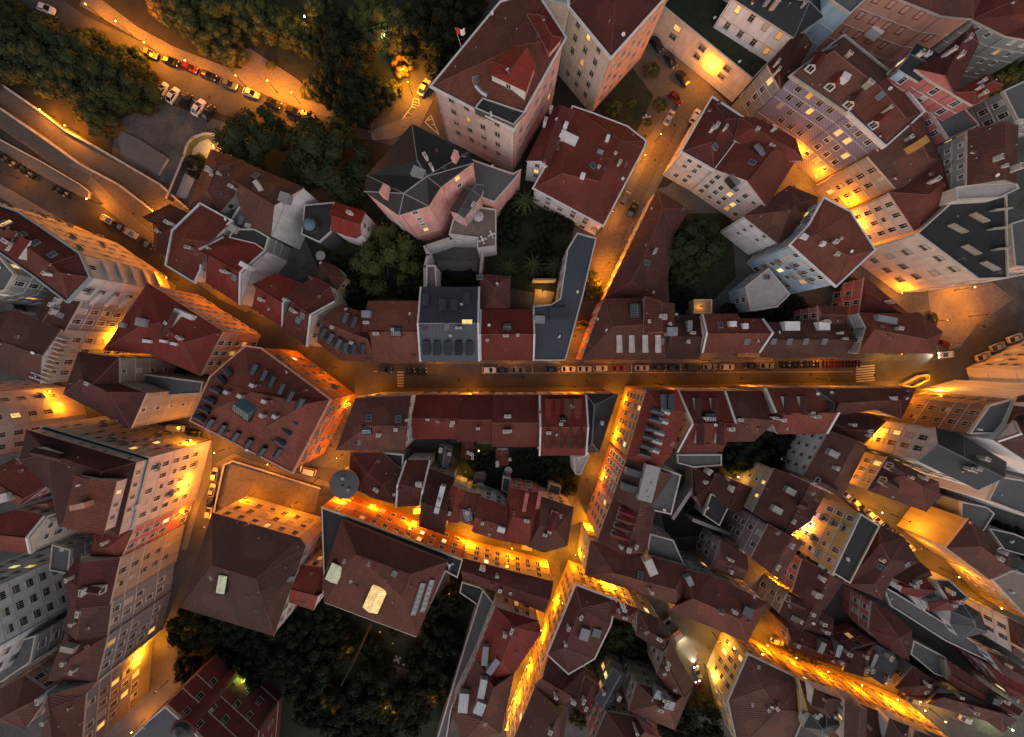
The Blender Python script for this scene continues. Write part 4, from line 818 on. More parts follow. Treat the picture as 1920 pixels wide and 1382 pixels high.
def lantern(px,py,w,l_,ang,mat,hh=1.0,rise=.8):
    """raised glass roof lantern with glazing bars"""
    l,n,bi=hit(px,py)
    if bi<0: return
    rec=BLD[bi]; a=-ang; ca,sa=math.cos(a),math.sin(a); z=l.z
    def T(x,y,zz): return (l.x+x*ca-y*sa,l.y+x*sa+y*ca,z+zz)
    m=MB(); m.box((l.x,l.y,z-1.8),l_+.3,w+.3,hh+1.8,'metal_dark',a,top=0)
    k=int(l_/.55)
    for i in range(k+1):
        x=-l_/2+l_*i/k
        for s_ in (-1,1): m.tube(T(x,s_*w/2,hh),T(x*.92 if k else x,0,hh+rise),.04,.04,'steel',4)
    m.tube(T(-l_/2*.92,0,hh+rise),T(l_/2*.92,0,hh+rise),.07,.07,'steel',4)
    o=m.build('roof_lantern',rec['root'],rec['c']); g_=MB()
    for s_ in (-1,1): g_.face([T(-l_/2,s_*w/2,hh-.02),T(l_/2,s_*w/2,hh-.02),T(l_/2*.92,0,hh+rise-.04),T(-l_/2*.92,0,hh+rise-.04)],mat); g_.face([T(s_*l_/2,-w/2,hh-.02),T(s_*l_/2,w/2,hh-.02),T(s_*l_/2*.92,0,hh+rise-.04)],mat)
    g_.build('pane',o,rec['c'])
# hotel with grey hooded dormers
for x,y in P("428,692 417,707 405,728 394,747 384,764 374,780 396,797 418,808 443,822 467,835 492,850 560,792 548,812 536,832 522,852 503,697 518,708 535,722 552,736 570,750 484,686"):
    dormer(x,y,1.15,1.5,'metal_grey','metal_grey',deep=2.3)
lantern(462,766,4.6,4.6,.6,'teal_glass',.4,1.9)
for x,y in P("500,752 496,778 478,722 455,742 430,735 520,780"): rbox('chimney',x,y,1.1,.9,1.6,'grey','cornice',.5)
for x,y in P("1222,768 1218,784 1212,801 1207,816 1203,833 1198,848"): dormer(x,y,1.2,1.3,'metal_grey','metal_grey',deep=2.6)
for x,y in P("1250,772 1246,790 1239,812 1235,828 1230,844"): dormer(x,y,1.1,.9,'trim_white','metal_light',deep=2)
for x,y in P("1241,742 1255,742"): dormer(x,y,1.4,1.4,'metal_grey','metal_grey')
for x,y in P("1188,884 1181,913"): rbox('dormer',x+6,y+3,6,1.6,1.2,'metal_light','metal_grey',.25)
for x,y in P("1162,955 1158,968 1153,982 1148,997"): dormer(x,y,1.3,1.4,'trim_white','tile_red')
for x,y in P("1029,765 1046,765 1063,765 1081,765"): dormer(x,750,2.0,1.3,'rose','tile_red')
for x,y in P("1028,835 1048,835 1068,835 1087,835"): dormer(x,y,2.0,1.3,'rose','tile_red')
for x,y in P("801,662 821,663 841,663 861,663 881,663"): dormer(x,y,1.6,1.5,'metal_grey','metal_grey',deep=3.2)
for x,y in P("799,556 831,566 852,566 875,554"): dormer(x,y,1.6,1.4,'metal_grey','metal_grey',deep=2.6)
for x,y in P("605,630 618,640 633,650 649,659 664,662 681,662 652,590 668,598"): dormer(x,y,1.4,1.3,'metal_grey','metal_grey',deep=2.4)
for x,y in P("1160,658 1183,658 1208,658 1232,658"): dormer(x,y,1.2,1.2,'pale','pale',deep=4.2)
for x,y in P("1515,133 1551,167 1586,200 1632,238"): dormer(x,y,2.0,2.0,'trim_white','tile_red')
for x,y in P("18,466 43,481"): dormer(x,y,2.4,2,'trim_white','tile_red')
for x,y in P("1662,872 1650,899"): dormer(x,y,2.0,1.9,'trim_white','tile_dark')
for x,y in P("197,1103 112,800 1305,748 1336,748 1470,745 1500,745 1308,828 1345,828 1040,960 80,845 1500,945 1530,900 1475,1120 1388,440 335,590"): dormer(x,y,1.8,1.6,'trim_white','tile_dark')
for x,y in P("1455,955 1480,920 1560,850"): rbox('skylight_box',x,y,2.6,1.6,.8,'metal_light','flat_pale',.5)
# lit and plain lanterns / skylights
lantern(705,1120,4.2,6.6,-1.15,'lit_lantern',.7,1.2); lantern(629,1073,3.4,4.6,-1.15,'lit_pale',.6,.5); lantern(419,1093,2.2,4.6,-1.4,'lit_pale',.8,.4)
for i in range(2):
    for k in range(6): skylight(776+i*17+k*3.0,1146-k*9.5+i*-6,1.7,1.25,'flat_pale',ang=None,bars=0,hh=.3)
lantern(951,613,2.0,2.0,0,'skyglass',.6,1.2); lantern(1054,787,1.5,1.5,0,'skyglass',.5,1.1); lantern(743,622,2.2,2.4,0,'skyglass',.3,.4); lantern(1191,583,3.0,3.6,1.57,'skyglass',.3,1.6)
lantern(877,964,2.4,3.2,1.3,'skyglass',.5,.5); lantern(1330,782,2.0,2.6,0,'skyglass',.6,.4); lantern(1377,337,2,3,.9,'skyglass',.6,.5); lantern(1423,282,1.8,3.4,.9,'skyglass',.6,.5); lantern(688,806,2,2.2,0,'skyglass',.3,.3)
for x,y in P("1112,311 1341,237 1340,275 1213,493 700,430 1148,430 1083,645 838,613 747,786 692,784 42,441 67,456 99,478 8,419 1150,800 1200,1078 1352,1145 900,520 1700,1058 1652,1063 1598,990 1490,1160 1437,520 240,700 1545,640 1480,640 1510,640 1450,640 1240,640 105,575 112,590 1390,480 1560,90 1650,180 1700,300 1760,260 545,1085 740,1075 1400,640 1350,610 560,600 568,592 440,520 480,330 1410,305"):
    skylight(x,y,1.1,1.5)
skylight(876,604,1.2,2.6,'lit_lantern',ang=0,bars=0); skylight(12,420,.8,2.2,'lit_warm',bars=0)
for i in range(11): rbox('roof_fin',108-i*3.3,632+i*8,4.6,.3,.5,'cornice',None,.35)
# white blocks, sheds and machines on roofs
for x,y,sx,sy,hz,m_,a in [(1065,262,5,2.2,1.6,'white',.45),(1138,262,.9,1.4,1.5,'white',.3),(1125,286,1.6,.9,.8,'grey',.4),(1092,331,1.2,1.4,1.0,'white',.3),(690,590,2.2,1.8,2.0,'grey',0),(1010,600,3,2,2,'grey',0),(1045,588,4.5,3.2,1.6,'metal_grey',0),(1025,562,2.5,2.5,1.2,'metal_grey',.2),
    (465,500,2.5,1.2,2.0,'white',.5),(1430,1075,1,1,1,'white',0),(160,945,3.4,1.2,2.0,'salmon',-.2),(98,948,4,2.6,3,'salmon',-.1),(95,975,1.6,1,1,'cornice',-.3),(985,940,1,5,1.2,'rose',.2),(1010,935,1,5,1.2,'rose',.2),(825,935,1.3,7.5,1.0,'trim_white',.25),
    (1215,905,3.6,9,.9,'flat_pale',.25),(1257,622,2.6,2.2,1.6,'grey',0),(1290,612,1.2,3,1.4,'grey',0),(1370,608,1.8,1.4,1.4,'white',0),(1394,612,1.4,1.4,1.2,'white',0),(1478,612,4,2.4,1.8,'white',0),(1538,612,3,2.2,1.6,'white',0),(1655,600,5,1.6,1.6,'grey',.2),(1578,150,2,1.6,1.6,'trim_white',.5),(1713,275,3.6,1.8,2.2,'ochre',-.6),
    (1215,1056,2.2,4.2,2.6,'pale',-.4),(1290,1085,1.4,2.6,1.4,'grey',-.4),(1400,1145,2.6,2.4,.7,'metal_grey',.4),(330,645,1.6,.7,1,'trim_white',.2),(310,640,1.6,.7,1,'trim_white',.2),(280,640,2,.8,1,'trim_white',.1),(270,605,2.6,2,1.2,'grey',.2),(350,590,5,1.2,1.4,'trim_white',.4),(235,610,1.4,1.2,1.2,'grey',.3),
    (940,990,2,1.4,1.4,'trim_white',.3),(910,1225,1.6,5,1.2,'grey',.1),(925,1245,1.6,4.4,1.2,'grey',.6),(905,1285,1.8,5,1.4,'metal_light',.2),(870,1310,2.5,5,1.6,'metal_light',.1),(900,1320,2.5,3.2,1.6,'metal_light',.4),(1095,1185,2.4,3,1.2,'metal_light',.3),(1118,1185,2.2,2.2,.6,'skyglass',.3),(1230,1300,2,3.4,1.4,'metal_light',.5),(1252,1315,2.6,2.2,1.4,'metal_light',.3),
    (1536,1210,1.5,3,1.2,'metal_light',.4),(1566,1215,1.4,3.4,1.4,'metal_light',.3),(1634,1240,1.0,5,.7,'metal_light',.4),(1860,1310,2,1.6,1.2,'metal_grey',.3),(430,400,1,3,1,'grey',.5),(440,430,2,2,1.2,'flat_pale',.5),(468,425,1.6,1.2,1,'flat_pale',.3),(455,415,1.2,2.5,1,'metal_light',.3),(486,350,1.2,3.0,.8,'cornice',-.6),
    (535,372,2.5,2.5,1,'grey',.3),(1060,238,1,1.5,1.5,'white',.4),(855,300,1,2,3,'pink',.4),(725,362,1.4,2.4,2.4,'pink',.5),(830,355,.9,1,2.4,'pink',.4),(785,325,3,2.2,.8,'grey',.4),(1640,60,3,2,1.4,'trim_white',.6),(1685,140,2,1.4,1.2,'blue',.5),(1505,445,1.6,1.2,1,'trim_white',.5),(1540,458,1,1,1,'trim_white',.4),(20,930,3,2,2,'pale',-.3),(110,1160,2,3,1.2,'flat_grey',.1),(135,1212,3.2,1.4,1.4,'beige',.2)]:
    rbox('roof_box',x,y,sx,sy,hz,m_ if m_ in MATS else 'grey',None,a)
for x,y,a in [(1790,430,.5),(1830,410,.5),(1870,395,-.1),(1865,430,-.1),(1872,468,-.1),(1815,470,.55),(1850,500,.5)]: rbox('buttress_fin',x,y,4.2,.35,1.6,'beige','beige',a)
def wrapbal(A_,B_,h,n,fh,rx):
    a,c_=up(*A_,h),up(*B_,h); l,nn,bi=hit(*rx); rec=BLD[bi] if bi>=0 else BLD[0]; m=MB(); d=(c_-a).normalized(); o_=Vector((d.y,-d.x,0)); 
    if o_.dot(-a)<0: o_=-o_
    for k in range(1,n+1):
        z=h-1.2-k*fh; mid=(a+c_)/2+o_*.55; L=(c_-a).length; ang=math.atan2(d.y,d.x)
        m.box((mid.x,mid.y,z),L,1.3,.18,'cornice',ang); f=(a+c_)/2+o_*1.15; m.box((f.x,f.y,z),L,.12,1.05,'pale',ang)
    m.build('balcony',rec['root'],rec['c'])
wrapbal((151,480),(168,519),26,5,4,(140,510)); wrapbal((-28,770),(-15,800),24,4,4,(5,5)) if False else None
wrapbal((129,561),(150,540),26,5,4,(140,510))
# small clutter scattered over every roof: vents, aerials, hatches
rr=random.Random(23)
VM={}
v1=MB(); v1.tube((0,0,-.3),(0,0,.8),.09,.09,'steel',6); v1.tube((0,0,.8),(0,0,.95),.18,.05,'steel',6); VM['vent_pipe']=v1.mesh('vent_pipe')
v2=MB(); v2.tube((0,0,-.3),(0,0,2.4),.05,.04,'steel',5)
for k in range(5): v2.tube((-.55+.05*k,-.5+.25*k,2.2),(.55-.05*k,-.5+.25*k,2.2),.03,.03,'steel',4)
v2.tube((0,-.6,2.2),(0,.6,2.2),.03,.03,'steel',4); VM['aerial']=v2.mesh('aerial')
v3=MB(); v3.box((0,0,-.3),.75,.5,.9,'cornice'); v3.box((0,0,.6),.95,.7,.08,'ridge_mat'); VM['flue']=v3.mesh('flue')
v4=MB(); v4.lathe((0,0,.5),[(.0,.0),(.3,.06),(.45,.2)],'trim_white',12); v4.tube((0,0,-.3),(0,0,.6),.05,.05,'steel',5); VM['satellite_dish']=v4.mesh('satellite_dish')
v5=MB(); v5.box((0,0,-.2),.9,.45,.85,'trim_white'); v5.lathe((0,0,.66),[(.28,.0),(.25,.03)],'iron',10); VM['air_conditioner']=v5.mesh('air_conditioner')
nclut=0; tries=0; per={}
while nclut<330 and tries<4000:
    tries+=1; px,py=rr.uniform(0,1920),rr.uniform(0,1382); l,n,bi=hit(px,py)
    if bi<0 or n.z<.5 or per.get(bi,0)>=9: continue
    rec=BLD[bi]; per[bi]=per.get(bi,0)+1
    k=rr.choice(['vent_pipe','vent_pipe','aerial','flue','flue','satellite_dish'] if n.z<.97 else ['air_conditioner','air_conditioner','vent_pipe','aerial','satellite_dish'])
    o=bpy.data.objects.new(k,VM[k]); COL.objects.link(o); o.parent=rec['root']; o.location=l-Vector(rec['c']); o.rotation_euler=((R(35) if k=='satellite_dish' else 0),0,rr.uniform(0,6.28)); nclut+=1
# round grey turret
tc=up(645,908,13); t=empty('round_turret',(tc.x,tc.y,0)); tag(t,'round grey domed pavilion beside the alley',"pavilion")
m=MB(); m.lathe((tc.x,tc.y,0),[(3.4,0),(3.4,12.3),(3.9,12.6),(3.9,13)],'cream',28); m.build('wall',t,t.location)
m=MB(); m.lathe((tc.x,tc.y,13),[(3.95,-.05),(3.95,.12),(3.2,.42),(2.2,.70),(1.0,.90),(.3,.95)],'flat_grey',32); m.tube((tc.x,tc.y,13.9),(tc.x,tc.y,14.5),.25,.05,'iron',8); ro=m.build('dome',t,t.location)
for dx,dy in ((.2,1.9),(1.6,-1.1)):
    m=MB(); m.box((tc.x+dx,tc.y+dy,13.6),.9,.7,1.0,'metal_light',.3); m.build('hatch',t,t.location)
tc=up(580,421,12); t=empty('round_tower',(tc.x,tc.y,0)); tag(t,'small round tower with blue tiled dome on the black roof terrace',"tower")
m=MB(); m.lathe((tc.x,tc.y,0),[(1.9,0),(1.9,11.6),(2.1,11.8)],'darkgrey',20); m.build('wall',t,t.location)
plain('blue_dome',(.12,.21,.24),.6); m=MB(); m.lathe((tc.x,tc.y,11.8),[(1.75,0),(1.65,.5),(1.3,1.0),(.7,1.3),(0,1.4)],'blue_dome',24); m.build('dome',t,t.location,True)
# turret on maroon mansion
tc=up(345,1368,23); t=empty('corner_turret',(tc.x,tc.y,0)); tag(t,'maroon round corner turret with arched cornice at the bottom edge','turret')
m=MB(); m.lathe((tc.x,tc.y,0),[(2.2,0),(2.2,22.4),(2.9,23),(2.9,23.6),(2.4,23.7)],'maroon',24); m.build('wall',t,t.location)
m=MB(); m.lathe((tc.x,tc.y,23.6),[(2.6,0),(1.9,.9),(0,1.6)],'metal_dark',24); m.build('dome',t,t.location,True)
# air duct and flag on the palace
l,n,bi=hit(895,150); rec=BLD[bi]; m=MB(); pts_=[Vector((0,0,-.5)),Vector((0,0,1.2)),Vector((-.6,-1.0,1.9)),Vector((-.2,-2.6,2.0)),Vector((1.0,-3.8,1.7)),Vector((2.4,-4.6,1.5))]
for p,q in zip(pts_,pts_[1:]): m.tube(l+p,l+q,.55,.55,'steel',12)
m.build('air_duct',rec['root'],rec['c'])
fp=up(866,86,26); t=empty('flag',(fp.x,fp.y,24)); tag(t,'red and white flag on a pole at the edge of the palace roof','flag')
m=MB(); m.tube((fp.x,fp.y,24),(fp.x-1.2,fp.y+1.8,29.5),.06,.04,'trim_white',6); m.build('pole',t,t.location)
plain('flag_red',(.6,.02,.03),.8,var=0); m=MB(); b0=Vector((fp.x-1.1,fp.y+1.7,29.2)); 
for k in range(6):
    x0,x1=k*.33,(k+1)*.33; y0,y1=.25*math.sin(k*1.2),.25*math.sin((k+1)*1.2); mt='flag_red' if k<3 else 'trim_white'
    for off in (0,.02): m.face([b0+Vector((x0,y0+off,0)),b0+Vector((x1,y1+off,0)),b0+Vector((x1+.15,y1-.8+off,-.9)),b0+Vector((x0+.15,y0-.8+off,-.9))],mt)
m.build('cloth',t,t.location)
# parasols on terraces
plain('parasol_cloth',(.5,.48,.5),.9)
def parasol(px,py,z,r,label):
    p=up(px,py,z+2.3); t=empty('parasol',(p.x,p.y,z)); tag(t,label,'parasol')
    m=MB(); m.tube((p.x,p.y,z),(p.x,p.y,z+2.5),.04,.04,'steel',6); m.build('pole',t,t.location); m=MB(); m.lathe((p.x,p.y,z+2.0),[(r,0),(.05,.6)],'parasol_cloth',8); m.build('canopy',t,t.location)
parasol(600,479,0,1.5,'pale parasol in the dark courtyard left of the big garden tree'); parasol(897,405,10,1.5,'folded looking lilac parasol on the mansion terrace'); parasol(953,883,0,1.2,'grey parasol in the garden behind the main street')
parasol(1395,1024,0,1.3,'pale blue parasol beside the lilac wall, upper of the two'); parasol(1390,1036,0,1.3,'pale blue parasol beside the lilac wall, lower of the two')
# ------------------------------------------------------------------ trees
def crownmesh(seed,mat,nl=5200,lobes=46,flat=.62,leaf=.42):
    r=random.Random(seed); m=MB(); mat=mat; cl=[]
    for i in range(lobes):
        th=r.uniform(0,6.283); ph=math.acos(r.uniform(-.25,1)); rad=r.uniform(.62,.92)
        cl.append((Vector((math.cos(th)*math.sin(ph),math.sin(th)*math.sin(ph),math.cos(ph)*flat))*rad,r.uniform(.13,.30)))
    for c_,s_ in cl:   # leafy core of every bough, roughened
        N1,N2=7,5; core=s_*.86; V=[[c_+Vector((math.cos(6.283*a/N1)*math.sin(math.pi*bb/N2),math.sin(6.283*a/N1)*math.sin(math.pi*bb/N2),math.cos(math.pi*bb/N2)))*core*r.uniform(.8,1.1) for a in range(N1)] for bb in range(N2+1)]
        for bb in range(N2):
            for a in range(N1): m.face([V[bb][a],V[bb+1][a],V[bb+1][(a+1)%N1],V[bb][(a+1)%N1]],mat)
    for i in range(nl):
        c_,s_=r.choice(cl); d=Vector((r.gauss(0,1),r.gauss(0,1),r.gauss(0,1))).normalized(); p=c_+d*s_*r.uniform(.84,1.15)
        nn=(d+Vector((r.gauss(0,.5),r.gauss(0,.5),r.gauss(0,.5)))).normalized(); x=nn.orthogonal().normalized(); y=nn.cross(x); a=r.uniform(0,6.28); x,y=x*math.cos(a)+y*math.sin(a),y*math.cos(a)-x*math.sin(a)
        L=leaf*.1*r.uniform(.6,1.3); W=L*.62
        m.face([p-x*L,p-y*W+nn*L*.3,p+x*L,p+y*W],mat)
    return m.mesh('crown')
CM=[crownmesh(1,'leaf_dark',6500,34),crownmesh(2,'leaf_dark',6500,44,.75),crownmesh(3,'leaf_mid'),crownmesh(4,'leaf_olive',5200,38),crownmesh(5,'leaf_olive',2600,30,.8,.5),crownmesh(6,'leaf_brown_lamplit',1500,26,.8,.5),crownmesh(7,'leaf_night',5500,40)]
tr=MB(); tr.tube((0,0,0),(.03,.02,.5),.055,.04,'bark',8)
for k in range(7):
    a=k*.9; tr.tube((.03,.02,.3+.05*k),(.55*math.cos(a),.55*math.sin(a),.75+.05*(k%3)),.025,.008,'bark',6); tr.tube((.3*math.cos(a),.3*math.sin(a),.55),(.6*math.cos(a+.5),.6*math.sin(a+.5),.95),.012,.005,'bark',5)
TM=tr.mesh('trunk'); TREES=[]
def tree(px,py,Rp,kind,label,group=None,zc=None,name='tree',zb=0):
    r=random.Random(int(px*7+py)); 
    zc=zc if zc is not None else max(2.0,min(9,Rp*.11)); Rm=Rp*(CAMH-zc)/F; p=up(px,py,zc); t=empty(name,(p.x,p.y,zb),r.uniform(0,6.28)); tag(t,label,'tree' if Rp>13 else 'bush',group)
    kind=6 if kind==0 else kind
    c_=bpy.data.objects.new('crown',CM[kind]); COL.objects.link(c_); c_.parent=t; c_.location=(0,0,zc-.45*Rm*.6-zb); c_.scale=(Rm*r.uniform(.95,1.08),Rm*r.uniform(.95,1.08),Rm*.95)
    k=bpy.data.objects.new('trunk',TM); COL.objects.link(k); k.parent=t; h=(zc-zb); k.scale=(Rm*.9,Rm*.9,h)
T=[("20,85,62 85,95,62 145,118,60 203,142,58 248,165,46 100,140,44 30,115,42 10,35,40 180,190,40 232,112,34 160,85,36 60,55,36 -40,60,60 -60,120,50",1,"umbrella pine in the dense grove of the top left, {} from the left"),
("470,255,62",1,"dark round tree between the white parked cars and the palace road, the smaller of two"),("612,292,84",1,"broad dark round tree beside the black roofed mansion"),
("640,110,58 625,60,42 690,175,42 630,168,38 660,195,40",0,"very dark park tree at the top, {} from the left"),("730,35,55 690,30,38",3,"olive green park tree with lamp glow, {} from the left"),
("345,22,42 395,68,36 432,92,30 420,22,44 485,32,44 540,50,36 600,8,30",3,"park tree along the upper lamp lit road, {} from the left"),("800,60,60 850,10,50 820,115,30 870,-10,40",0,"shadowed tree left of the palace roof, {} from the left"),
("755,118,22",5,"small yellow tree lit from below by the street lamp at the bend"),("733,165,20",4,"slim yellow green street tree at the road bend"),("182,228,30 150,212,18",4,"thin leafed tree on the slope above the promenade lamps, {} from the left"),("300,5,28",5,"orange glowing tree over the upper road lamp at the top left"),("590,160,24 575,90,20",4,"bare looking light tree against the pale path, {} from the left"),
("575,170,14 505,120,10 640,180,14",3,"small bush beside the upper pavement, {} from the left"),("365,310,22",0,"dark clipped tree on the patio beside the dark red hipped house"),
("720,490,62",3,"large olive green garden tree below the pink mansion"),("660,545,35 780,540,38 640,500,26 770,470,30",0,"dark undergrowth tree around the big garden tree, {} from the left"),
("1297,463,62",1,"perfectly round dark tree between brown warehouse roof and cream apartments"),("1110,543,22 1112,515,10",4,"small orange lit tree on the stepped street, {} from the left"),("1095,605,13",5,"lowest small tree on the stepped street"),
("1330,18,18 1312,50,13",3,"shrub on the terrace beside the white villa, {} from the left"),("1150,198,17 1238,195,14 1222,130,16 1185,190,10 1215,228,9",3,"garden tree below the pink street facade, {} from the left"),
("1592,540,25",1,"round dark tree beside the pale blue apartment building"),("1455,598,26 1405,585,24 1490,575,22 1372,590,22 1430,560,18 1260,545,20 1285,560,22",0,"dark shrub mass behind the long row house, {} from the left"),
("1430,845,48 1385,855,34 1475,838,30 1360,835,22",0,"dark tree filling the yard south of the main street row, {} from the left"),("1308,915,20 1260,905,16 1285,945,18",0,"small dark yard tree near the orange fire glow, {} from the left"),
("1903,140,34 1875,165,16",3,"lamp lit green tree in the upper right, {} from the left"),("1900,1010,24 1870,992,14 1935,1030,24",0,"hedge tree below the grey roof terrace, {} from the left"),
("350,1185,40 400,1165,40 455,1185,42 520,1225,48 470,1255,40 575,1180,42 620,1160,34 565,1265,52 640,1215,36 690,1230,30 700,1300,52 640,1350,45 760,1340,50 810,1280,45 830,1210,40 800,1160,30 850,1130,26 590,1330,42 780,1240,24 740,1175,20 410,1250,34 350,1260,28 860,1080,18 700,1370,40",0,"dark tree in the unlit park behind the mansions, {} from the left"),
("620,1325,32",5,"tall brown topped tree leaning over the dark garden"),("1160,1185,38 1190,1215,26 1130,1215,26",1,"dark tree in the courtyard of the lit corner block, {} from the left"),("1310,1362,52 1270,1380,35",0,"big dark tree at the bottom edge beside the lit square, {} from the left"),
("1085,1352,18 1100,1320,12",3,"small tree in the bottom alley beside the lit windows, {} from the left"),("880,845,20 915,862,16 1000,855,18 1035,865,22 1065,890,16 890,870,14 1010,885,14 975,862,14 1070,915,13",0,"garden tree behind the plain red row houses, {} from the left"),
("270,695,24 330,700,16",0,"dark shrub on the yard beside the flat grey terrace, {} from the left"),("60,540,26 40,565,18",0,"dark courtyard tree at the left between grey walls, {} from the left"),("845,530,22 880,520,16 825,540,12",0,"tree beside the garden pool, {} from the left"),
("970,395,30 1030,420,26 955,440,26 1010,470,24 1060,420,18",0,"shadowy garden tree left of the white villa base, {} from the left"),("1548,1075,24",1,"dark crown on the yard beside the yellow lit facade"),("1495,1228,16 1510,1235,12 1530,1240,12",4,"yellow green street bush by the white parked car, {} from the left"),("1545,505,10 1568,520,9",3,"planting in the roof court of the pale blue building, {} from the left")]
ORD=['first','second','third','fourth','fifth','sixth','seventh','eighth','ninth','tenth','eleventh','twelfth','thirteenth','fourteenth','fifteenth','sixteenth','seventeenth','eighteenth','nineteenth','twentieth','twenty-first','twenty-second','twenty-third','twenty-fourth','twenty-fifth','twenty-sixth','twenty-seventh','twenty-eighth']
for pts,kind,lab in T:
    ps=sorted(P(pts))
    for i,(x,y,r_) in enumerate(ps): tree(x,y,r_,kind,lab.format(ORD[i]),('trees: '+lab.split(',')[0]) if len(ps)>1 else None)
for x,y in ((1545,505),(1568,520)): pass
# palms
pf=MB()
for k in range(16):
    a=k*6.283/16+.1*(k%3); el=.5-.25*(k%2)
    pr=Vector((0,0,0)); 
    for j in range(5):
        t0=(j+1)/5; q=Vector((math.cos(a)*t0,math.sin(a)*t0,el*t0-1.0*t0*t0*.7)); w=Vector((-math.sin(a),math.cos(a),0))*.10*(1-.6*abs(t0-.5)); 
        pf.face([pr-w,q-w*.8,q+Vector((0,0,.03))],'leaf_mid'); pf.face([pr+w,q+w*.8,q+Vector((0,0,.03))],'leaf_mid'); pf.face([pr-w*.3,q-w*.3,q+w*.3,pr+w*.3],'leaf_mid'); pr=q
PFM=pf.mesh('fronds'); pt=MB(); pt.tube((0,0,0),(0,0,1),.03,.022,'bark',8); PTM=pt.mesh('trunk')
for i,(x,y,r_) in enumerate(sorted([(985,375,26),(1000,495,22),(1040,498,20),(950,500,20),(1070,520,16),(1120,425,12)])):
    p=up(x,y,6); t=empty('palm_tree',(p.x,p.y,0)); tag(t,'palm in the dark garden by the grey flat-roofed building, %s from the left'%ORD[i],'palm','palms in the dark garden')
    R_=r_*(CAMH-6)/F; c_=bpy.data.objects.new('fronds',PFM); COL.objects.link(c_); c_.parent=t; c_.location=(0,0,6); c_.scale=(R_,R_,R_); k=bpy.data.objects.new('trunk',PTM); COL.objects.link(k); k.parent=t; k.scale=(6,6,6)
# ------------------------------------------------------------------ cars
CARC=dict(white=(.72,.72,.72),silver=(.40,.41,.42),grey=(.12,.125,.13),black=(.012,.012,.014),red=(.14,.007,.007),cream=(.62,.52,.36),blue=(.02,.035,.08))
for k_,c_ in CARC.items(): plain('paint_'+k_,c_,.28,.1,spec=.7,var=0)
plain('car_glass',(.010,.011,.013),.08,spec=.9,var=0); plain('rubber',(.015,.015,.015),.8,var=0); plain('headlight',(.6,.6,.6),.2,var=0); plain('headlight_on',(1,1,.9),.3,emi=(1,.95,.8),es=LAMPGLOW*.7,var=0); plain('taillight',(.35,.01,.01),.3,var=0); plain('taillight_on',(.8,.02,.01),.3,emi=(1,.05,.02),es=4,var=0)
def loft(m,rings,mat,capa=True):
    for A,B in zip(rings,rings[1:]):
        n=len(A)
        for k in range(n): m.face([A[k],A[(k+1)%n],B[(k+1)%n],B[k]],mat)
    if capa: m.face(rings[0][::-1],mat); m.face(rings[-1],mat)
def carbody(col,typ):
    m=MB(); st=[(-2.08,.62,.45,.62),(-2.0,.78,.30,.80),(-1.7,.86,.24,.93),(-.9,.89,.22,.95),(.6,.89,.22,.93),(1.4,.86,.24,.84),(1.85,.78,.28,.74),(2.08,.60,.40,.60)]
    if typ=='van': st=[(-2.3,.80,.35,.9),(-2.2,.88,.26,1.0),(-1.0,.93,.24,1.05),(1.2,.93,.24,1.0),(1.9,.88,.26,.92),(2.2,.72,.35,.75)]
    rings=[[(x,-w*.93,z0),(x,-w,z0+(z1-z0)*.45),(x,-w*.95,z1-.05),(x,-w*.8,z1),(x,w*.8,z1),(x,w*.95,z1-.05),(x,w,z0+(z1-z0)*.45),(x,w*.93,z0)] for x,w,z0,z1 in st]
    loft(m,[r[::-1] for r in rings],'paint_'+col); 
    g=MB(); 
    if typ=='van': gs=[(-2.2,.78,1.0),(-2.1,.76,1.75),(1.0,.76,1.78),(1.75,.72,1.0)]; rf=[(-2.08,.78),(.95,.78)]; zr=1.8
    elif typ=='hatch': gs=[(-1.95,.72,.88),(-1.55,.66,1.42),(.15,.66,1.44),(1.0,.72,.90)]; rf=[(-1.5,.65),(.12,.65)]; zr=1.46
    else: gs=[(-1.75,.70,.90),(-1.0,.62,1.38),(.15,.62,1.40),(1.0,.72,.90)]; rf=[(-.98,.62),(.12,.62)]; zr=1.42
    (xa,wa,za),(xb,wb,zb),(xc,wc,zc),(xd,wd_,zd)=gs
    g.face([(xa,wa,za),(xa,-wa,za),(xb,-wb,zb),(xb,wb,zb)],'car_glass'); g.face([(xd,-wd_,zd),(xd,wd_,zd),(xc,wc,zc),(xc,-wc,zc)],'car_glass')
    for s_ in (-1,1): g.face([(xa,s_*wa,za),(xd,s_*wd_,zd),(xc,s_*wc,zc),(xb,s_*wb,zb)],'car_glass')
    r=MB(); (x0,w0),(x1,w1)=rf; xm=(x0+x1)/2
    ring=[(x0,-w0*.85),(x0+.15,-w0),(x1-.12,-w1),(x1,-w1*.85),(x1,w1*.85),(x1-.12,w1),(x0+.15,w0),(x0,w0*.85)]
    r.prism(ring,zr-.05,zr+.03,'paint_'+col)
    for s_ in (-1,1):
        for (px_,pz,pw),(qx,qz,qw) in (((xd,zd,wd_),(xc,zc,wc)),((xa,za,wa),(xb,zb,wb))): r.tube((px_,s_*pw,pz),(qx,s_*qw,qz),.045,.045,'paint_'+col,5)
    return m.mesh('body'),g.mesh('windows'),r.mesh('roof')
wm=MB(); wm.tube((0,-.1,0),(0,.1,0),.31,.31,'rubber',14); wm.tube((0,-.11,0),(0,.11,0),.17,.17,'steel',10); WHM=wm.mesh('wheel')
CB={}; LM={}
for nm in ('headlight','headlight_on','taillight','taillight_on'):
    m=MB(); m.box((0,0,0),.16,.34,.14,nm); LM[nm]=m.mesh(nm.replace('_on',''))
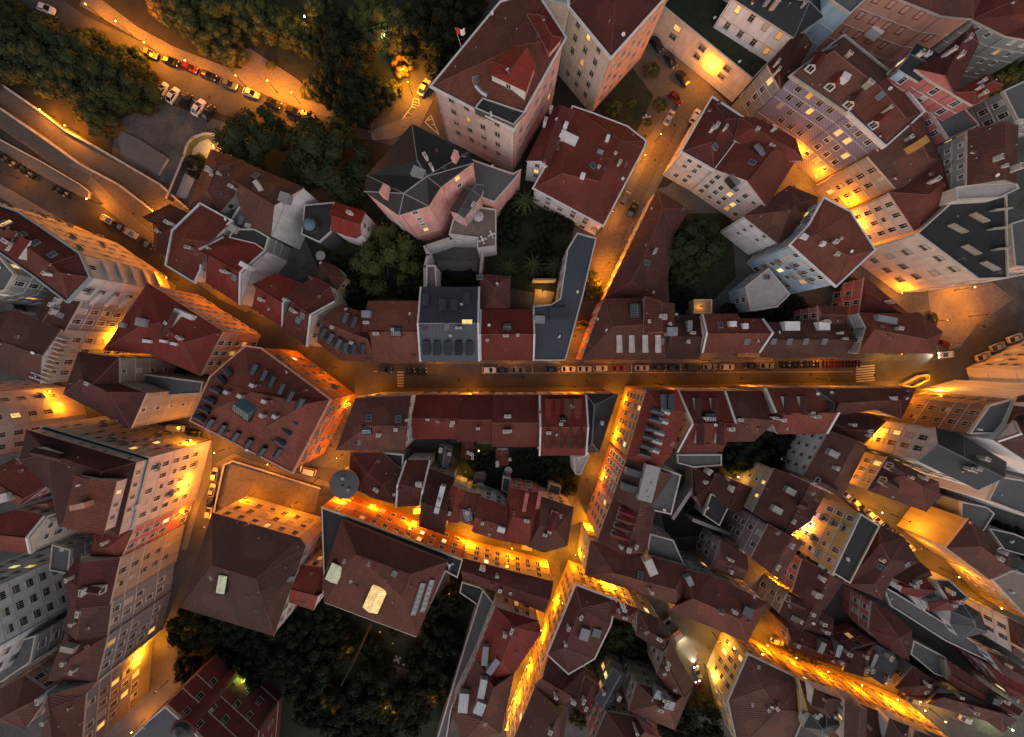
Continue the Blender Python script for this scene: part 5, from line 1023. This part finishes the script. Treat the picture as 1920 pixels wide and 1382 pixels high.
def mk(name,me,par,loc=(0,0,0),rot=0):
    o=bpy.data.objects.new(name,me); COL.objects.link(o); o.parent=par; o.location=loc; o.rotation_euler=(0,0,rot); return o
def car(px,py,ang,col,label,typ='sedan',sc=1.0,lights=False,group=None,z=.11):
    k=(col,typ)
    if k not in CB: CB[k]=carbody(col,typ)
    bo,gl,ro=CB[k]; p=up(px,py,z+.8*sc); t=empty('car' if typ!='van' else 'van',(p.x,p.y,z),R(-ang)); t.scale=(sc,sc,sc); tag(t,label,'car' if typ!='van' else 'van',group)
    mk('body',bo,t); mk('cabin_glass',gl,t); mk('roof',ro,t)
    for x in (-1.3,1.3):
        for y in (-.8,.8): mk('wheel',WHM,t,(x,y,.31))
    fx=1.98 if typ!='van' else 2.12
    for y in (-.55,.55): mk('headlight',LM['headlight_on' if lights else 'headlight'],t,(fx-.02,y,.58)); mk('taillight',LM['taillight_on' if lights=='tail' else 'taillight'],t,(-fx-.03,y,.62))
    if lights is True:
        l=bpy.data.lights.new('headlight_beam','SPOT'); l.energy=900*LPOW; l.spot_size=R(75); l.spot_blend=.8; l.color=(1,.93,.75); l.shadow_soft_size=.15
        o=bpy.data.objects.new('headlight_beam',l); COL.objects.link(o); o.parent=t; o.location=(fx+.1,0,.75); o.rotation_euler=(R(78),0,R(-90))
    return t
def cars(data,where,group,order='left'):
    D=[d.split(',') for d in data.split()]; cc={}
    D.sort(key=lambda d:float(d[0]) if order=='left' else float(d[1]))
    for d in D: cc[d[3]]=cc.get(d[3],0)+1
    seen_={}
    for i,d in enumerate(D):
        x,y,a,c_=float(d[0]),float(d[1]),float(d[2]),d[3]; typ=d[4] if len(d)>4 and d[4] else 'sedan'; sc=float(d[5]) if len(d)>5 else 1.0
        pos='%s from the %s'%(ORD[i],order) if len(D)>1 else 'standing alone'
        car(x,y,a,c_,'%s car %s, %s'%(c_,where,pos),typ,sc,group=group)
cars("279,99,22,grey,sedan,1.25 318,113,22,black,sedan,1.25 355,126,24,red,hatch,1.2 389,140,22,black,sedan,1.25 428,157,20,grey,sedan,1.3 470,174,20,cream,sedan,1.2 510,192,22,black,sedan,1.3 550,208,20,black,sedan,1.3 576,216,20,cream,hatch,1.1",'along the upper lamp lit road','cars parked along the upper road')
cars("303,168,-58,white,hatch,1.2 323,178,-58,white,sedan,1.25 348,189,-58,black,hatch,1.2 371,201,-58,white,sedan,1.3 390,211,-58,black,sedan,1.25 85,15,20,white,sedan,1.3",'nose-in at the upper car park','cars in the upper car park')
cars("795,163,-60,cream,sedan,1.3 820,130,-55,black,sedan,1.3 842,98,-60,black,hatch,1.25 861,66,-65,black,sedan,1.3 888,33,-70,black,hatch,1.25 905,8,-60,red,sedan,1.25",'left of the palace','cars beside the palace','top')
cars("1232,82,52,black,sedan,1.2 1258,112,55,black,sedan,1.2 1281,146,50,black,sedan,1.2 1267,184,45,red,hatch,1.1 1255,220,-62,silver,sedan,1.15 1304,217,-60,white,hatch,1.1 1172,372,-62,grey,hatch,1.1 1186,392,-62,black,sedan,1.2",'on the cobbled street beside the white villa','cars on the cobbled street','top')
cars("201,412,28,silver,sedan,1.1 222,424,30,black,hatch,1.05 244,437,30,silver,sedan,1.1 272,456,32,black,sedan,1.15",'in the bay on the left street','cars parked on the left street')
cars("721,694,0,black,sedan 917,694,0,white,hatch 944,694,0,black,sedan 972,694,0,grey,sedan 1036,693,0,black,sedan 1066,692,0,cream,sedan 1096,692,0,silver,sedan 1126,691,0,silver,hatch 1160,691,0,red,sedan 1204,690,0,silver,sedan 1236,689,0,black,sedan 1264,689,0,black,hatch 1300,688,0,black,van 1331,688,0,grey,sedan 1364,688,0,silver,hatch 1410,686,0,black,sedan 1438,686,0,grey,sedan",'along the straight main street','cars parked along the main street')  # cream sedan is a white car with yellow lamplight put into its paint
cars("1750,600,75,black,hatch,1.1 1845,668,-20,cream,sedan,1.15 1872,650,-20,silver,sedan,1.15 1905,634,-20,white,sedan,1.15 1770,645,20,red,sedan,1.1",'around the fork square at the right','cars at the fork square')
cars("330,803,5,white,van,1.1 360,812,10,black,sedan,1.1 402,890,-80,cream,hatch 397,920,-80,cream,sedan 394,940,-80,black,sedan 391,960,-80,cream,hatch 577,883,-165,cream,van,1.05",'round the square left of the orange hotel','cars around the left square')
cars("790,955,-5,white,van,1.05 992,1025,10,cream,van,1.0",'in the alley by the orange mansion','vans in the alley')
cars("1590,932,48,white,sedan 1607,946,50,cream,hatch 1621,957,50,black,sedan 1635,968,50,white,hatch 1650,980,50,silver,sedan 1666,992,48,black,sedan 1689,1008,45,grey,hatch 1706,1025,45,silver,sedan",'along the diagonal lane at the right','cars parked along the right lane')
cars("1458,1203,20,white,hatch 1700,1308,22,black,sedan 1716,1315,22,grey,hatch 1812,1350,25,silver,sedan",'on the bottom right street','cars on the bottom right street')
car(1775,665,175,'white','white car driving left with bright headlights at the end of the main street','sedan',1.1,True)
car(1309,1263,-108,'grey','grey car with glowing headlights entering the lower square','sedan',1.0,True)
car(1313,1290,-112,'red','red car with lit tail lamps behind the headlight car','hatch',1.0,'tail')
# refuse truck
p=up(1262,1178,1.5); t=empty('refuse_truck',(p.x,p.y,.11),R(-55)); tag(t,'orange refuse truck with pale cab roof and open dark body on the lower square','truck')
plain('paint_orange',(.6,.2,.02),.35,spec=.6,var=0); plain('paint_pale',(.62,.5,.48),.35,var=0)
m=MB(); m.box((1.9,0,.5),1.8,2.5,2.1,'paint_orange'); m.box((2.1,0,2.6),1.7,2.45,.25,'paint_pale'); m.build('cab',t)
m=MB(); m.box((2.86,0,1.5),.08,2.2,.9,'car_glass'); m.build('windscreen',t)
m=MB(); m.box((-1.6,0,.7),4.6,2.4,1.3,'paint_grey'); m.box((.55,0,.8),.7,2.3,2.2,'paint_orange'); m.build('body',t)
m=MB()
for y in (-1,1): m.tube((.5,y,2.4),(-3.9,y,1.8),.09,.09,'iron',6); m.tube((-3.9,y,.9),(-3.9,y,2.3),.12,.12,'paint_orange',6)
m.tube((-3.9,-1,2.2),(-3.9,1,2.2),.09,.09,'iron',6); m.box((-1.5,0,1.9),2.6,1.5,.9,'iron',.1); m.build('lifting_frame',t)
for x in (1.9,-1.2,-2.6):
    for y in (-1.1,1.1): w=mk('wheel',WHM,t,(x,y,.46)); w.scale=(1.5,1.6,1.5)
for y in (-.9,.9): mk('headlight',LM['headlight_on'],t,(2.85,y,.8))
l=bpy.data.lights.new('headlight_beam','SPOT'); l.energy=3800*LPOW; l.spot_size=R(80); l.spot_blend=.9; l.color=(1,.87,.5); l.shadow_soft_size=.2
o=bpy.data.objects.new('headlight_beam',l); COL.objects.link(o); o.parent=t; o.location=(3.0,0,2.0); o.rotation_euler=(R(66),0,R(-90))
# motorcycles
mb=MB(); mb.tube((-.6,-.05,.3),(-.6,.05,.3),.3,.3,'rubber',12); mb.tube((.65,-.05,.3),(.65,.05,.3),.3,.3,'rubber',12); wheelm=mb.mesh('wheels')
def bikebody(mat):
    m=MB(); m.box((0,0,.35),.7,.3,.35,mat); m.tube((.65,0,.3),(.45,0,1.0),.05,.05,'iron',6); m.tube((.45,-.35,1.0),(.45,.35,1.0),.03,.03,'iron',6); m.box((-.35,0,.72),.75,.28,.12,'rubber'); m.box((.15,0,.7),.4,.3,.22,mat); m.box((-.75,0,.75),.32,.34,.3,mat); return m.mesh('body')
BK=[bikebody('paint_black'),bikebody('paint_grey'),bikebody('paint_red'),bikebody('paint_silver')]
def bikes(x0,y0,x1,y1,n,ang,where,cols=(0,1,0,3)):
    for i in range(n):
        x=x0+(x1-x0)*i/max(1,n-1); y=y0+(y1-y0)*i/max(1,n-1); p=up(x,y,.5); k=cols[i%len(cols)]
        t=empty('motorcycle',(p.x,p.y,.12),R(-ang)+random.uniform(-.15,.15)); t.scale=(1.15,1.15,1.15)
        tag(t,'%s motorcycle %s, %s from the left'%(['black','grey','red','silver'][k],where,ORD[i]),'motorcycle','motorcycles parked '+where); mk('body',BK[k],t); mk('wheels',wheelm,t)
bikes(4,292,66,332,9,-60,'in the long bay on the left street'); bikes(104,352,134,368,5,-60,'at the tip of the left street island')
bikes(762,696,800,696,8,85,'left of the white cars on the main street'); bikes(1462,684,1534,683,14,80,'at the right end of the main street row'); bikes(1544,683,1610,682,12,88,'in the red hire row on the main street',(2,2,2,2))
# ------------------------------------------------------------------ street lamps
ORANGE=(1.0,.275,.003); WARM=(1.0,.315,.006); YEL=(1.0,.45,.05)
lm=MB(); lm.tube((0,0,-.32),(0,0,.1),.10,.17,'lamp_glow',8); lm.tube((0,0,.1),(0,0,.28),.24,.05,'iron',8); LGM=lm.mesh('lantern')
lm=MB(); lm.box((0,0,-.04),.5,.2,.04,'lamp_glow'); lm.box((0,0,0),.7,.32,.10,'iron'); LGM2=lm.mesh('lantern')
lm=MB(); lm.tube((0,0,-.3),(0,0,.15),.14,.2,'lamp_green',8); lm.tube((0,0,.1),(0,0,.28),.24,.05,'iron',8); LGG=lm.mesh('lantern')
lm=MB(); lm.tube((0,0,-.3),(0,0,.15),.14,.2,'lamp_white',8); lm.tube((0,0,.1),(0,0,.28),.24,.05,'iron',8); LGW=lm.mesh('lantern')
def lampat(pos,power,col,label,wall=None,pole=False,mesh=None,group=None):
    t=empty('street_lamp',(pos.x,pos.y,0 if pole else pos.z)); tag(t,label,'street lamp',group)
    m=MB()
    if pole: m.tube((0,0,0),(0,0,pos.z+.25),.10,.06,'iron',8); m.tube((0,0,0),(0,0,.8),.17,.13,'iron',8); m.build('pole',t); zz=pos.z
    else:
        w=wall; m.tube((w.x,w.y,.45),(0,0,.40),.035,.035,'iron',6); m.tube((w.x,w.y,-.1),(w.x*.4,w.y*.4,.42),.025,.025,'iron',6); m.build('bracket',t); zz=0
    mk('lantern',mesh or LGM,t,(0,0,zz))
    l=bpy.data.lights.new('lamp_light','POINT'); l.energy=power*LPOW; l.color=col; l.shadow_soft_size=.22
    o=bpy.data.objects.new('lamp_light',l); COL.objects.link(o); o.parent=t; o.location=(0,0,zz-.55)
def walllamp(px,py,power,label,col=ORANGE,out=1.1,zmax=8.0,mesh=None):
    l,n,bi=hit(px,py)
    if n is None or abs(n.z)>.5 or bi<0:
        polelamp(px,py,5.5,power,label,col); return
    # keep the lamp at street lamp height on that wall
    n=Vector((n.x,n.y,0)).normalized(); p=l+n*out; p.z=min(max(l.z,4.5),zmax); lampat(p,power,col,label,wall=-n*out,mesh=mesh)
def polelamp(px,py,z,power,label,col=ORANGE,mesh=None):
    mesh=mesh or (LGM2 if power<1000 else None)
    p=up(px,py,z); lampat(p,power,col,label,pole=True,mesh=mesh)
for i,(x,y) in enumerate(P("697,732 877,731 1078,725 1241,721 1406,718 1558,712")): polelamp(x,y,6.0,650,'lamp post on the south pavement of the straight main street, %s from the left'%ORD[i])
polelamp(1694,664,6.0,900,'lamp post by the hipped end house at the right end of the main street',YEL)
for i,(x,y,p_) in enumerate([(815,678,420),(960,678,420),(1060,679,520),(1150,678,380),(1330,676,420),(1450,675,420),(1560,674,500)]): walllamp(x,y-9,p_,'small wall lamp on the north side of the main street, %s from the left'%ORD[i]) if False else polelamp(x,y+0,4.5,p_*.8,'short lamp by the north kerb of the main street, %s from the left'%ORD[i])
for i,(x,y) in enumerate([(72,204),(119,234),(285,398)]): polelamp(x,y,4.5,3200,'bright lamp on the promenade wall, %s from the left'%ORD[i],ORANGE)
polelamp(160,372,5,2400,'bright lamp at the tip of the left street island'); polelamp(0,322,5,900,'lamp at the left edge above the street bay'); polelamp(330,480,5,500,'lamp on the left street beside the low brown roofed house'); polelamp(60,395,5,350,'lamp below the large left apartment building facade')
for i,(x,y,pw) in enumerate([(158,6,3200),(215,38,4200),(268,78,5200),(345,112,2600),(440,140,3000),(500,150,5200),(545,172,4200)]): polelamp(x,y,6,pw,'lamp post on the upper park road, %s from the left'%ORD[i],ORANGE)
polelamp(755,128,6.5,4200,'lamp post under the glowing yellow tree at the road bend',WARM); polelamp(764,152,6,3800,'second lamp post at the road bend beside the cream car',WARM); polelamp(398,272,4,1600,'yellow lamp on the curved patio',YEL)
polelamp(570,30,5,500,'pale path lamp in the park, upper one',YEL,LGW); polelamp(720,65,5,600,'pale path lamp under the olive park tree',(.9,1,.55),LGW)
walllamp(1338,118,1900,'very bright wall lamp on the cream retaining block',WARM,1.2); walllamp(1211,289,1900,'wall lamp on the villa side of the cobbled street',WARM); polelamp(1240,250,5,1100,'lamp beside the cobbled street garden'); polelamp(1150,395,5,1200,'lamp by the two parked cars above the steps'); polelamp(1142,492,5,1600,'lamp on the landing of the stepped street',ORANGE); polelamp(1126,525,4.5,1300,'lamp by the wall of the stepped street',ORANGE); polelamp(1078,630,4.5,700,'lamp low on the stepped street',ORANGE)
walllamp(1497,284,2200,'wall lamp on the blue tiled facade',ORANGE); walllamp(1600,372,1500,'wall lamp on the grey and pink facades behind the small red roofs',ORANGE,2); walllamp(1625,410,1500,'wall lamp low on the pink apartment facade',ORANGE,2); walllamp(1540,320,1300,'wall lamp between blue tiles and grey facade',ORANGE,2); walllamp(1690,540,1000,'wall lamp at the foot of the church facade',ORANGE,2)
polelamp(1830,538,6,2400,'bright lamp beside the white ribbed nave',WARM); polelamp(1850,590,5,900,'lamp by the hedge of the fork square'); polelamp(1780,600,5,900,'lamp on the fork square paving'); polelamp(1640,75,8,1600,'orange lamp low on the salmon palace wall',ORANGE); polelamp(1885,172,8,900,'lamp shining through the tree in the upper right',YEL); polelamp(1765,728,6,2600,'bright lamp on the facade by the traffic island',WARM); polelamp(1890,680,6,2600,'bright lamp at the far right square',WARM); polelamp(1700,735,5,900,'lamp at the corner of the brown facade')
# left and lower-left streets
walllamp(207,628,1700,'bright lamp on the orange wall of the side street',WARM,1.2); walllamp(352,834,1000,'bright lamp on the upper face of the pinkish corner block',WARM,1.2); walllamp(326,915,1800,'bright lamp on the right face of the pinkish corner block',WARM,1.2); walllamp(340,960,900,'second lamp on the right face of the pinkish corner block',ORANGE)
walllamp(80,765,650,'lamp on the rounded left edge building',ORANGE,1.5); walllamp(30,745,450,'second lamp on the rounded left edge building',ORANGE,1.5); polelamp(400,850,5,1300,'lamp at the mouth of the left square',ORANGE); polelamp(380,990,5,900,'lamp in the street left of the broad mansion'); polelamp(500,872,5,1100,'lamp on the forecourt edge under the hotel',ORANGE); polelamp(585,905,5,800,'lamp left of the round grey pavilion',ORANGE)
walllamp(630,945,1600,'lamp on the wall under the round grey pavilion',WARM,1.0); polelamp(460,935,4.5,700,'lamp before the broad mansion facade'); polelamp(545,950,4.5,700,'second lamp before the broad mansion facade')
polelamp(655,760,5,1200,'lamp at the corner between hotel and dark roofed corner house',ORANGE); polelamp(630,860,5,1300,'lamp between hotel and corner house, lower end',ORANGE); polelamp(625,690,5,700,'lamp at the bend before the orange hotel',ORANGE); polelamp(560,645,5,700,'lamp on the upper street face of the hotel'); polelamp(470,585,5,700,'lamp by the street face of the brown hipped corner building'); polelamp(400,540,5,800,'lamp at the curved pavement of the left street'); polelamp(310,520,5,1000,'lamp before the rounded balconies')
polelamp(787,940,4.5,900,'glowing alley lamp above the white van',WARM); walllamp(877,1013,2400,'bright lamp at the joint of orange mansion and yellow row house',WARM,1.2); walllamp(770,985,1300,'lamp on the middle of the orange mansion facade',ORANGE,1.2); walllamp(960,1030,1300,'lamp on the yellow row house facade',WARM,1.2); walllamp(700,955,1100,'lamp on the left part of the orange mansion facade',ORANGE,1.2); walllamp(1022,1055,900,'lamp on the right end of the yellow row house',WARM,1.2)
# narrow street
walllamp(1157,815,2600,'bright lamp on the yellow lit corner building',WARM,1.2); walllamp(1100,980,2400,'bright lamp low on the narrow street facades',WARM,1.2); walllamp(1128,890,900,'lamp on the striped facade of the narrow street',WARM,1.2); walllamp(1170,750,900,'lamp near the main street end of the yellow lit corner building',ORANGE,1.2); walllamp(1084,1035,1300,'lamp at the lower corner of the narrow street facades',WARM,1.2)
walllamp(1140,1103,2800,'bright lamp on the upper face of the lit corner block',WARM,1.2); walllamp(1045,1130,1600,'lamp on the left face of the lit corner block',WARM,1.2); walllamp(1022,1185,1500,'lamp further down the left face of the lit corner block',WARM,1.2); walllamp(995,1255,1500,'lamp on the lower narrow street facades, upper one',WARM,1.2); walllamp(970,1310,1500,'lamp on the lower narrow street facades, middle one',WARM,1.2); walllamp(948,1370,1500,'lamp on the lower narrow street facades, bottom one',WARM,1.2)
# right lanes
walllamp(1600,893,1700,'bright lamp where the diagonal right lane begins',WARM,1.2); polelamp(1656,962,5.5,2400,'bright lamp over the parked cars of the right lane',WARM); polelamp(1800,1083,6,1500,'bright lamp further down the right lane',WARM); polelamp(1706,978,6,750,'added lamp brightening the big yellow lit blank wall',YEL); walllamp(1688,822,800,'added lamp brightening the facade with the four glowing windows',WARM,1.2); polelamp(1730,1030,5,800,'lamp between the two bright lamps of the right lane',WARM); polelamp(1880,1142,6,1800,'last lamp of the right lane at the edge',WARM); walllamp(1640,800,900,'lamp on the yellow facade right of the brown back building',WARM,1.2)  # blank wall and glowing window facade lamps are added to brighten those walls
walllamp(1455,1092,1900,'bright lamp on the small yellow facade in the lower right',WARM,1.2); walllamp(1535,1000,900,'lamp at the foot of the yellow facade apartment building',YEL,1.5); polelamp(1490,1000,5,700,'lamp near the blue glow')
polelamp(1337,1270,5.5,1600,'lamp at the shop corner of the lower square',YEL); polelamp(1350,1205,5,900,'lamp on the pavement of the lower square',YEL); walllamp(1428,1212,900,'lamp on the bottom right street facades, upper end',WARM,1.6); walllamp(1490,1246,850,'lamp on the bottom right street facades by the street bushes',ORANGE,1.8); walllamp(1550,1272,900,'lamp on the bottom right street facades, middle',ORANGE,1.8); walllamp(1618,1302,900,'lamp on the bottom right street facades under the brown roofs',ORANGE,1.8); walllamp(1682,1326,2300,'very bright lamp on the bottom right street facades',WARM,1.8); walllamp(1740,1352,800,'lamp on the bottom right street facades, lowest',WARM,1.8); polelamp(1775,1355,5,1500,'lamp by the yellow wall in the bottom right',YEL); polelamp(1900,1370,5,1000,'greenish lamp in the bottom right corner',(.9,1,.5),LGW)
walllamp(255,1233,2400,'bright lamp on the grey house facade at the bottom left',WARM,1.2); polelamp(245,1375,5,2600,'very bright low lamp at the bottom left edge',ORANGE); polelamp(290,1300,5,600,'lamp at the bottom left street corner'); polelamp(456,1278,6,500,'green shining lamp over the maroon mansion roof',(.5,1,.08),LGG); polelamp(380,1265,4,350,'small green yellow garden lamp left of the maroon mansion',(.7,1,.1),LGG); polelamp(518,1328,3,300,'green garden lamp right of the maroon mansion',(.5,1,.1),LGG)
# garden lamps
for i,(x,y,c_) in enumerate([(651,1225,ORANGE),(712,1187,ORANGE),(735,1208,ORANGE),(812,1317,ORANGE),(722,1330,YEL),(675,1335,(.8,1,.2)),(738,1338,ORANGE),(842,1115,ORANGE)]): polelamp(x,y,7.0,140,'small lamp in the dark park behind the mansions, %s'%['by the leaning tree','under the mansion eave','on the path by the pond','near the right garden wall','low centre','low left','low right','in the passage right of the mansion'][i],c_)
polelamp(1018,545,3,260,'patio lamp in the small lit court',YEL); polelamp(1316,574,7.5,60,'patio lamp of the yellow lit patio house',YEL); polelamp(1385,895,5,200,'lamp on the wall behind the dark yard tree',YEL,LGW); polelamp(1303,913,3,160,'orange fire glow lamp in the dark yard'); polelamp(645,525,6,220,'lamp on the small yellow lit back house',YEL); polelamp(872,886,3,140,'lamp in the narrow garden behind the maroon shed',YEL); polelamp(898,845,3,60,'white garden light behind the red houses',YEL,LGW); polelamp(1138,1325,4,200,'court lamp between grey metal roofs',YEL,LGW); polelamp(1270,385,4,200,'lamp at the foot of the cream apartments',YEL); polelamp(1760,1180,4,100,'lamp in the lit glass strip, lower right',YEL); polelamp(770,1420,5,10,'tiny path light at the bottom edge') if False else None
walllamp(1503,970,500,'blue-violet lamp on the wall next to the yellow facade',(.10,.06,1),.6)
# cafe tables and people
plain('skin',(.35,.2,.14),.7,var=0); plain('cloth_dark',(.03,.03,.05),.9,var=0); plain('cloth_red',(.35,.05,.04),.9,var=0); plain('cloth_pale',(.45,.42,.38),.9,var=0)
def person(px,py,ang,top,label):
    p=up(px,py,.9); me=bpy.data.meshes.new('person'); bmx=bmesh.new()
    J=[(0,0,.95),(0,0,1.2),(0,0,1.42),(0,0,1.52),(0,.02,1.66),(.0,-.2,1.38),(.05,-.27,1.12),(.18,-.26,.90),(0,.2,1.38),(-.02,.27,1.12),(.06,.27,.88),(.0,-.10,.9),(.14,-.11,.48),(.08,-.11,.06),(.2,-.11,.03),(0,.10,.9),(-.10,.11,.48),(-.22,.11,.08),(-.12,.11,.03)]
    E_=[(0,1),(1,2),(2,3),(3,4),(2,5),(5,6),(6,7),(2,8),(8,9),(9,10),(0,11),(11,12),(12,13),(13,14),(0,15),(15,16),(16,17),(17,18)]
    rad=[.16,.15,.17,.07,.115,.07,.05,.04,.07,.05,.04,.10,.07,.05,.045,.10,.07,.05,.045]
    me.from_pydata(J,E_,[]); o=bpy.data.objects.new('person',me); COL.objects.link(o); o.location=(p.x,p.y,.11); o.rotation_euler=(0,0,R(-ang))
    s_=o.modifiers.new('skin','SKIN'); 
    for v,r_ in zip(me.skin_vertices[0].data if me.skin_vertices else [],rad): v.radius=(r_,r_)
    if not me.skin_vertices:
        bmx.from_mesh(me); lay=bmx.verts.layers.skin.verify(); bmx.verts.ensure_lookup_table()
        for i,r_ in enumerate(rad): bmx.verts[i][lay].radius=(r_,r_)
        bmx.verts[0][lay].use_root=True; bmx.to_mesh(me)
    bmx.free(); sb=o.modifiers.new('sub','SUBSURF'); sb.levels=1; sb.render_levels=1; me.materials.append(MATS[top]); tag(o,label,'person')
    h=MB(); h.lathe((0,.02,1.66),[(.125,-.02),(.12,.07),(.07,.13),(0,.15)],'iron',10); h.build('hair',o)
for a in [(1292,1287,60,'cloth_dark','person in dark clothes walking at the edge of the lower square, beside the bottom tree'),(1298,1310,100,'cloth_pale','person in pale top standing near the bottom tree by the lit square'),(1334,1310,80,'cloth_red','person in red top crossing the lower square street'),(942,590,0,'cloth_dark','x')][:3]: person(*a)
person(125,165,30,'cloth_pale','person in light clothes walking on the paved edge above the promenade wall') if False else None
# cafe chairs in garden and loungers
cm=MB(); cm.box((0,0,.42),.5,.5,.05,'trim_white'); cm.box((-.24,0,.45),.05,.5,.45,'trim_white')
for x in (-.2,.2):
    for y in (-.2,.2): cm.box((x,y,0),.04,.04,.42,'trim_white')
CHM=cm.mesh('garden_chair')
tm=MB(); tm.lathe((0,0,.70),[(.02,-.7),(.03,0),(.45,.0),(.45,.04),(0,.04)],'trim_white',14); TBM=tm.mesh('garden_table')
def chairs(px,py,n,where,z=0):
    p=up(px,py,z+.5); o=bpy.data.objects.new('garden_table',TBM); COL.objects.link(o); o.location=(p.x,p.y,z+.03); tag(o,'round white table '+where,'table')
    for i in range(n):
        a=i*6.283/n+.4; c_=bpy.data.objects.new('garden_chair',CHM); COL.objects.link(c_); c_.location=(p.x+.85*math.cos(a),p.y+.85*math.sin(a),z+.03); c_.rotation_euler=(0,0,a+math.pi); tag(c_,'white chair round the table '+where,'chair','white chairs '+where)
chairs(1212,222,5,'on the lawn beside the cobbled street'); chairs(905,450,4,'at the front of the mansion terrace, left',10.02); chairs(922,440,4,'at the front of the mansion terrace, right',10.02); chairs(706,1217,3,'in the dark park under the leaning trunk'); chairs(745,1236,4,'beside the pond, left'); chairs(762,1244,4,'beside the pond, right'); chairs(843,1060,3,'on the dark roof terrace of the orange mansion',14.05); chairs(1000,600,2,'in the tiny court behind the red row') if False else None
# leaning tall trunk in the park
a,c_=up(695,1170,2),up(640,1285,15)
m=MB(); m.tube(a,(a+c_)/2+Vector((.3,0,0)),.45,.32,'bark',10); m.tube((a+c_)/2+Vector((.3,0,0)),c_,.32,.16,'bark',10); tag(m.build('leaning_trunk'),'long bare leaning trunk crossing the dark park','tree')
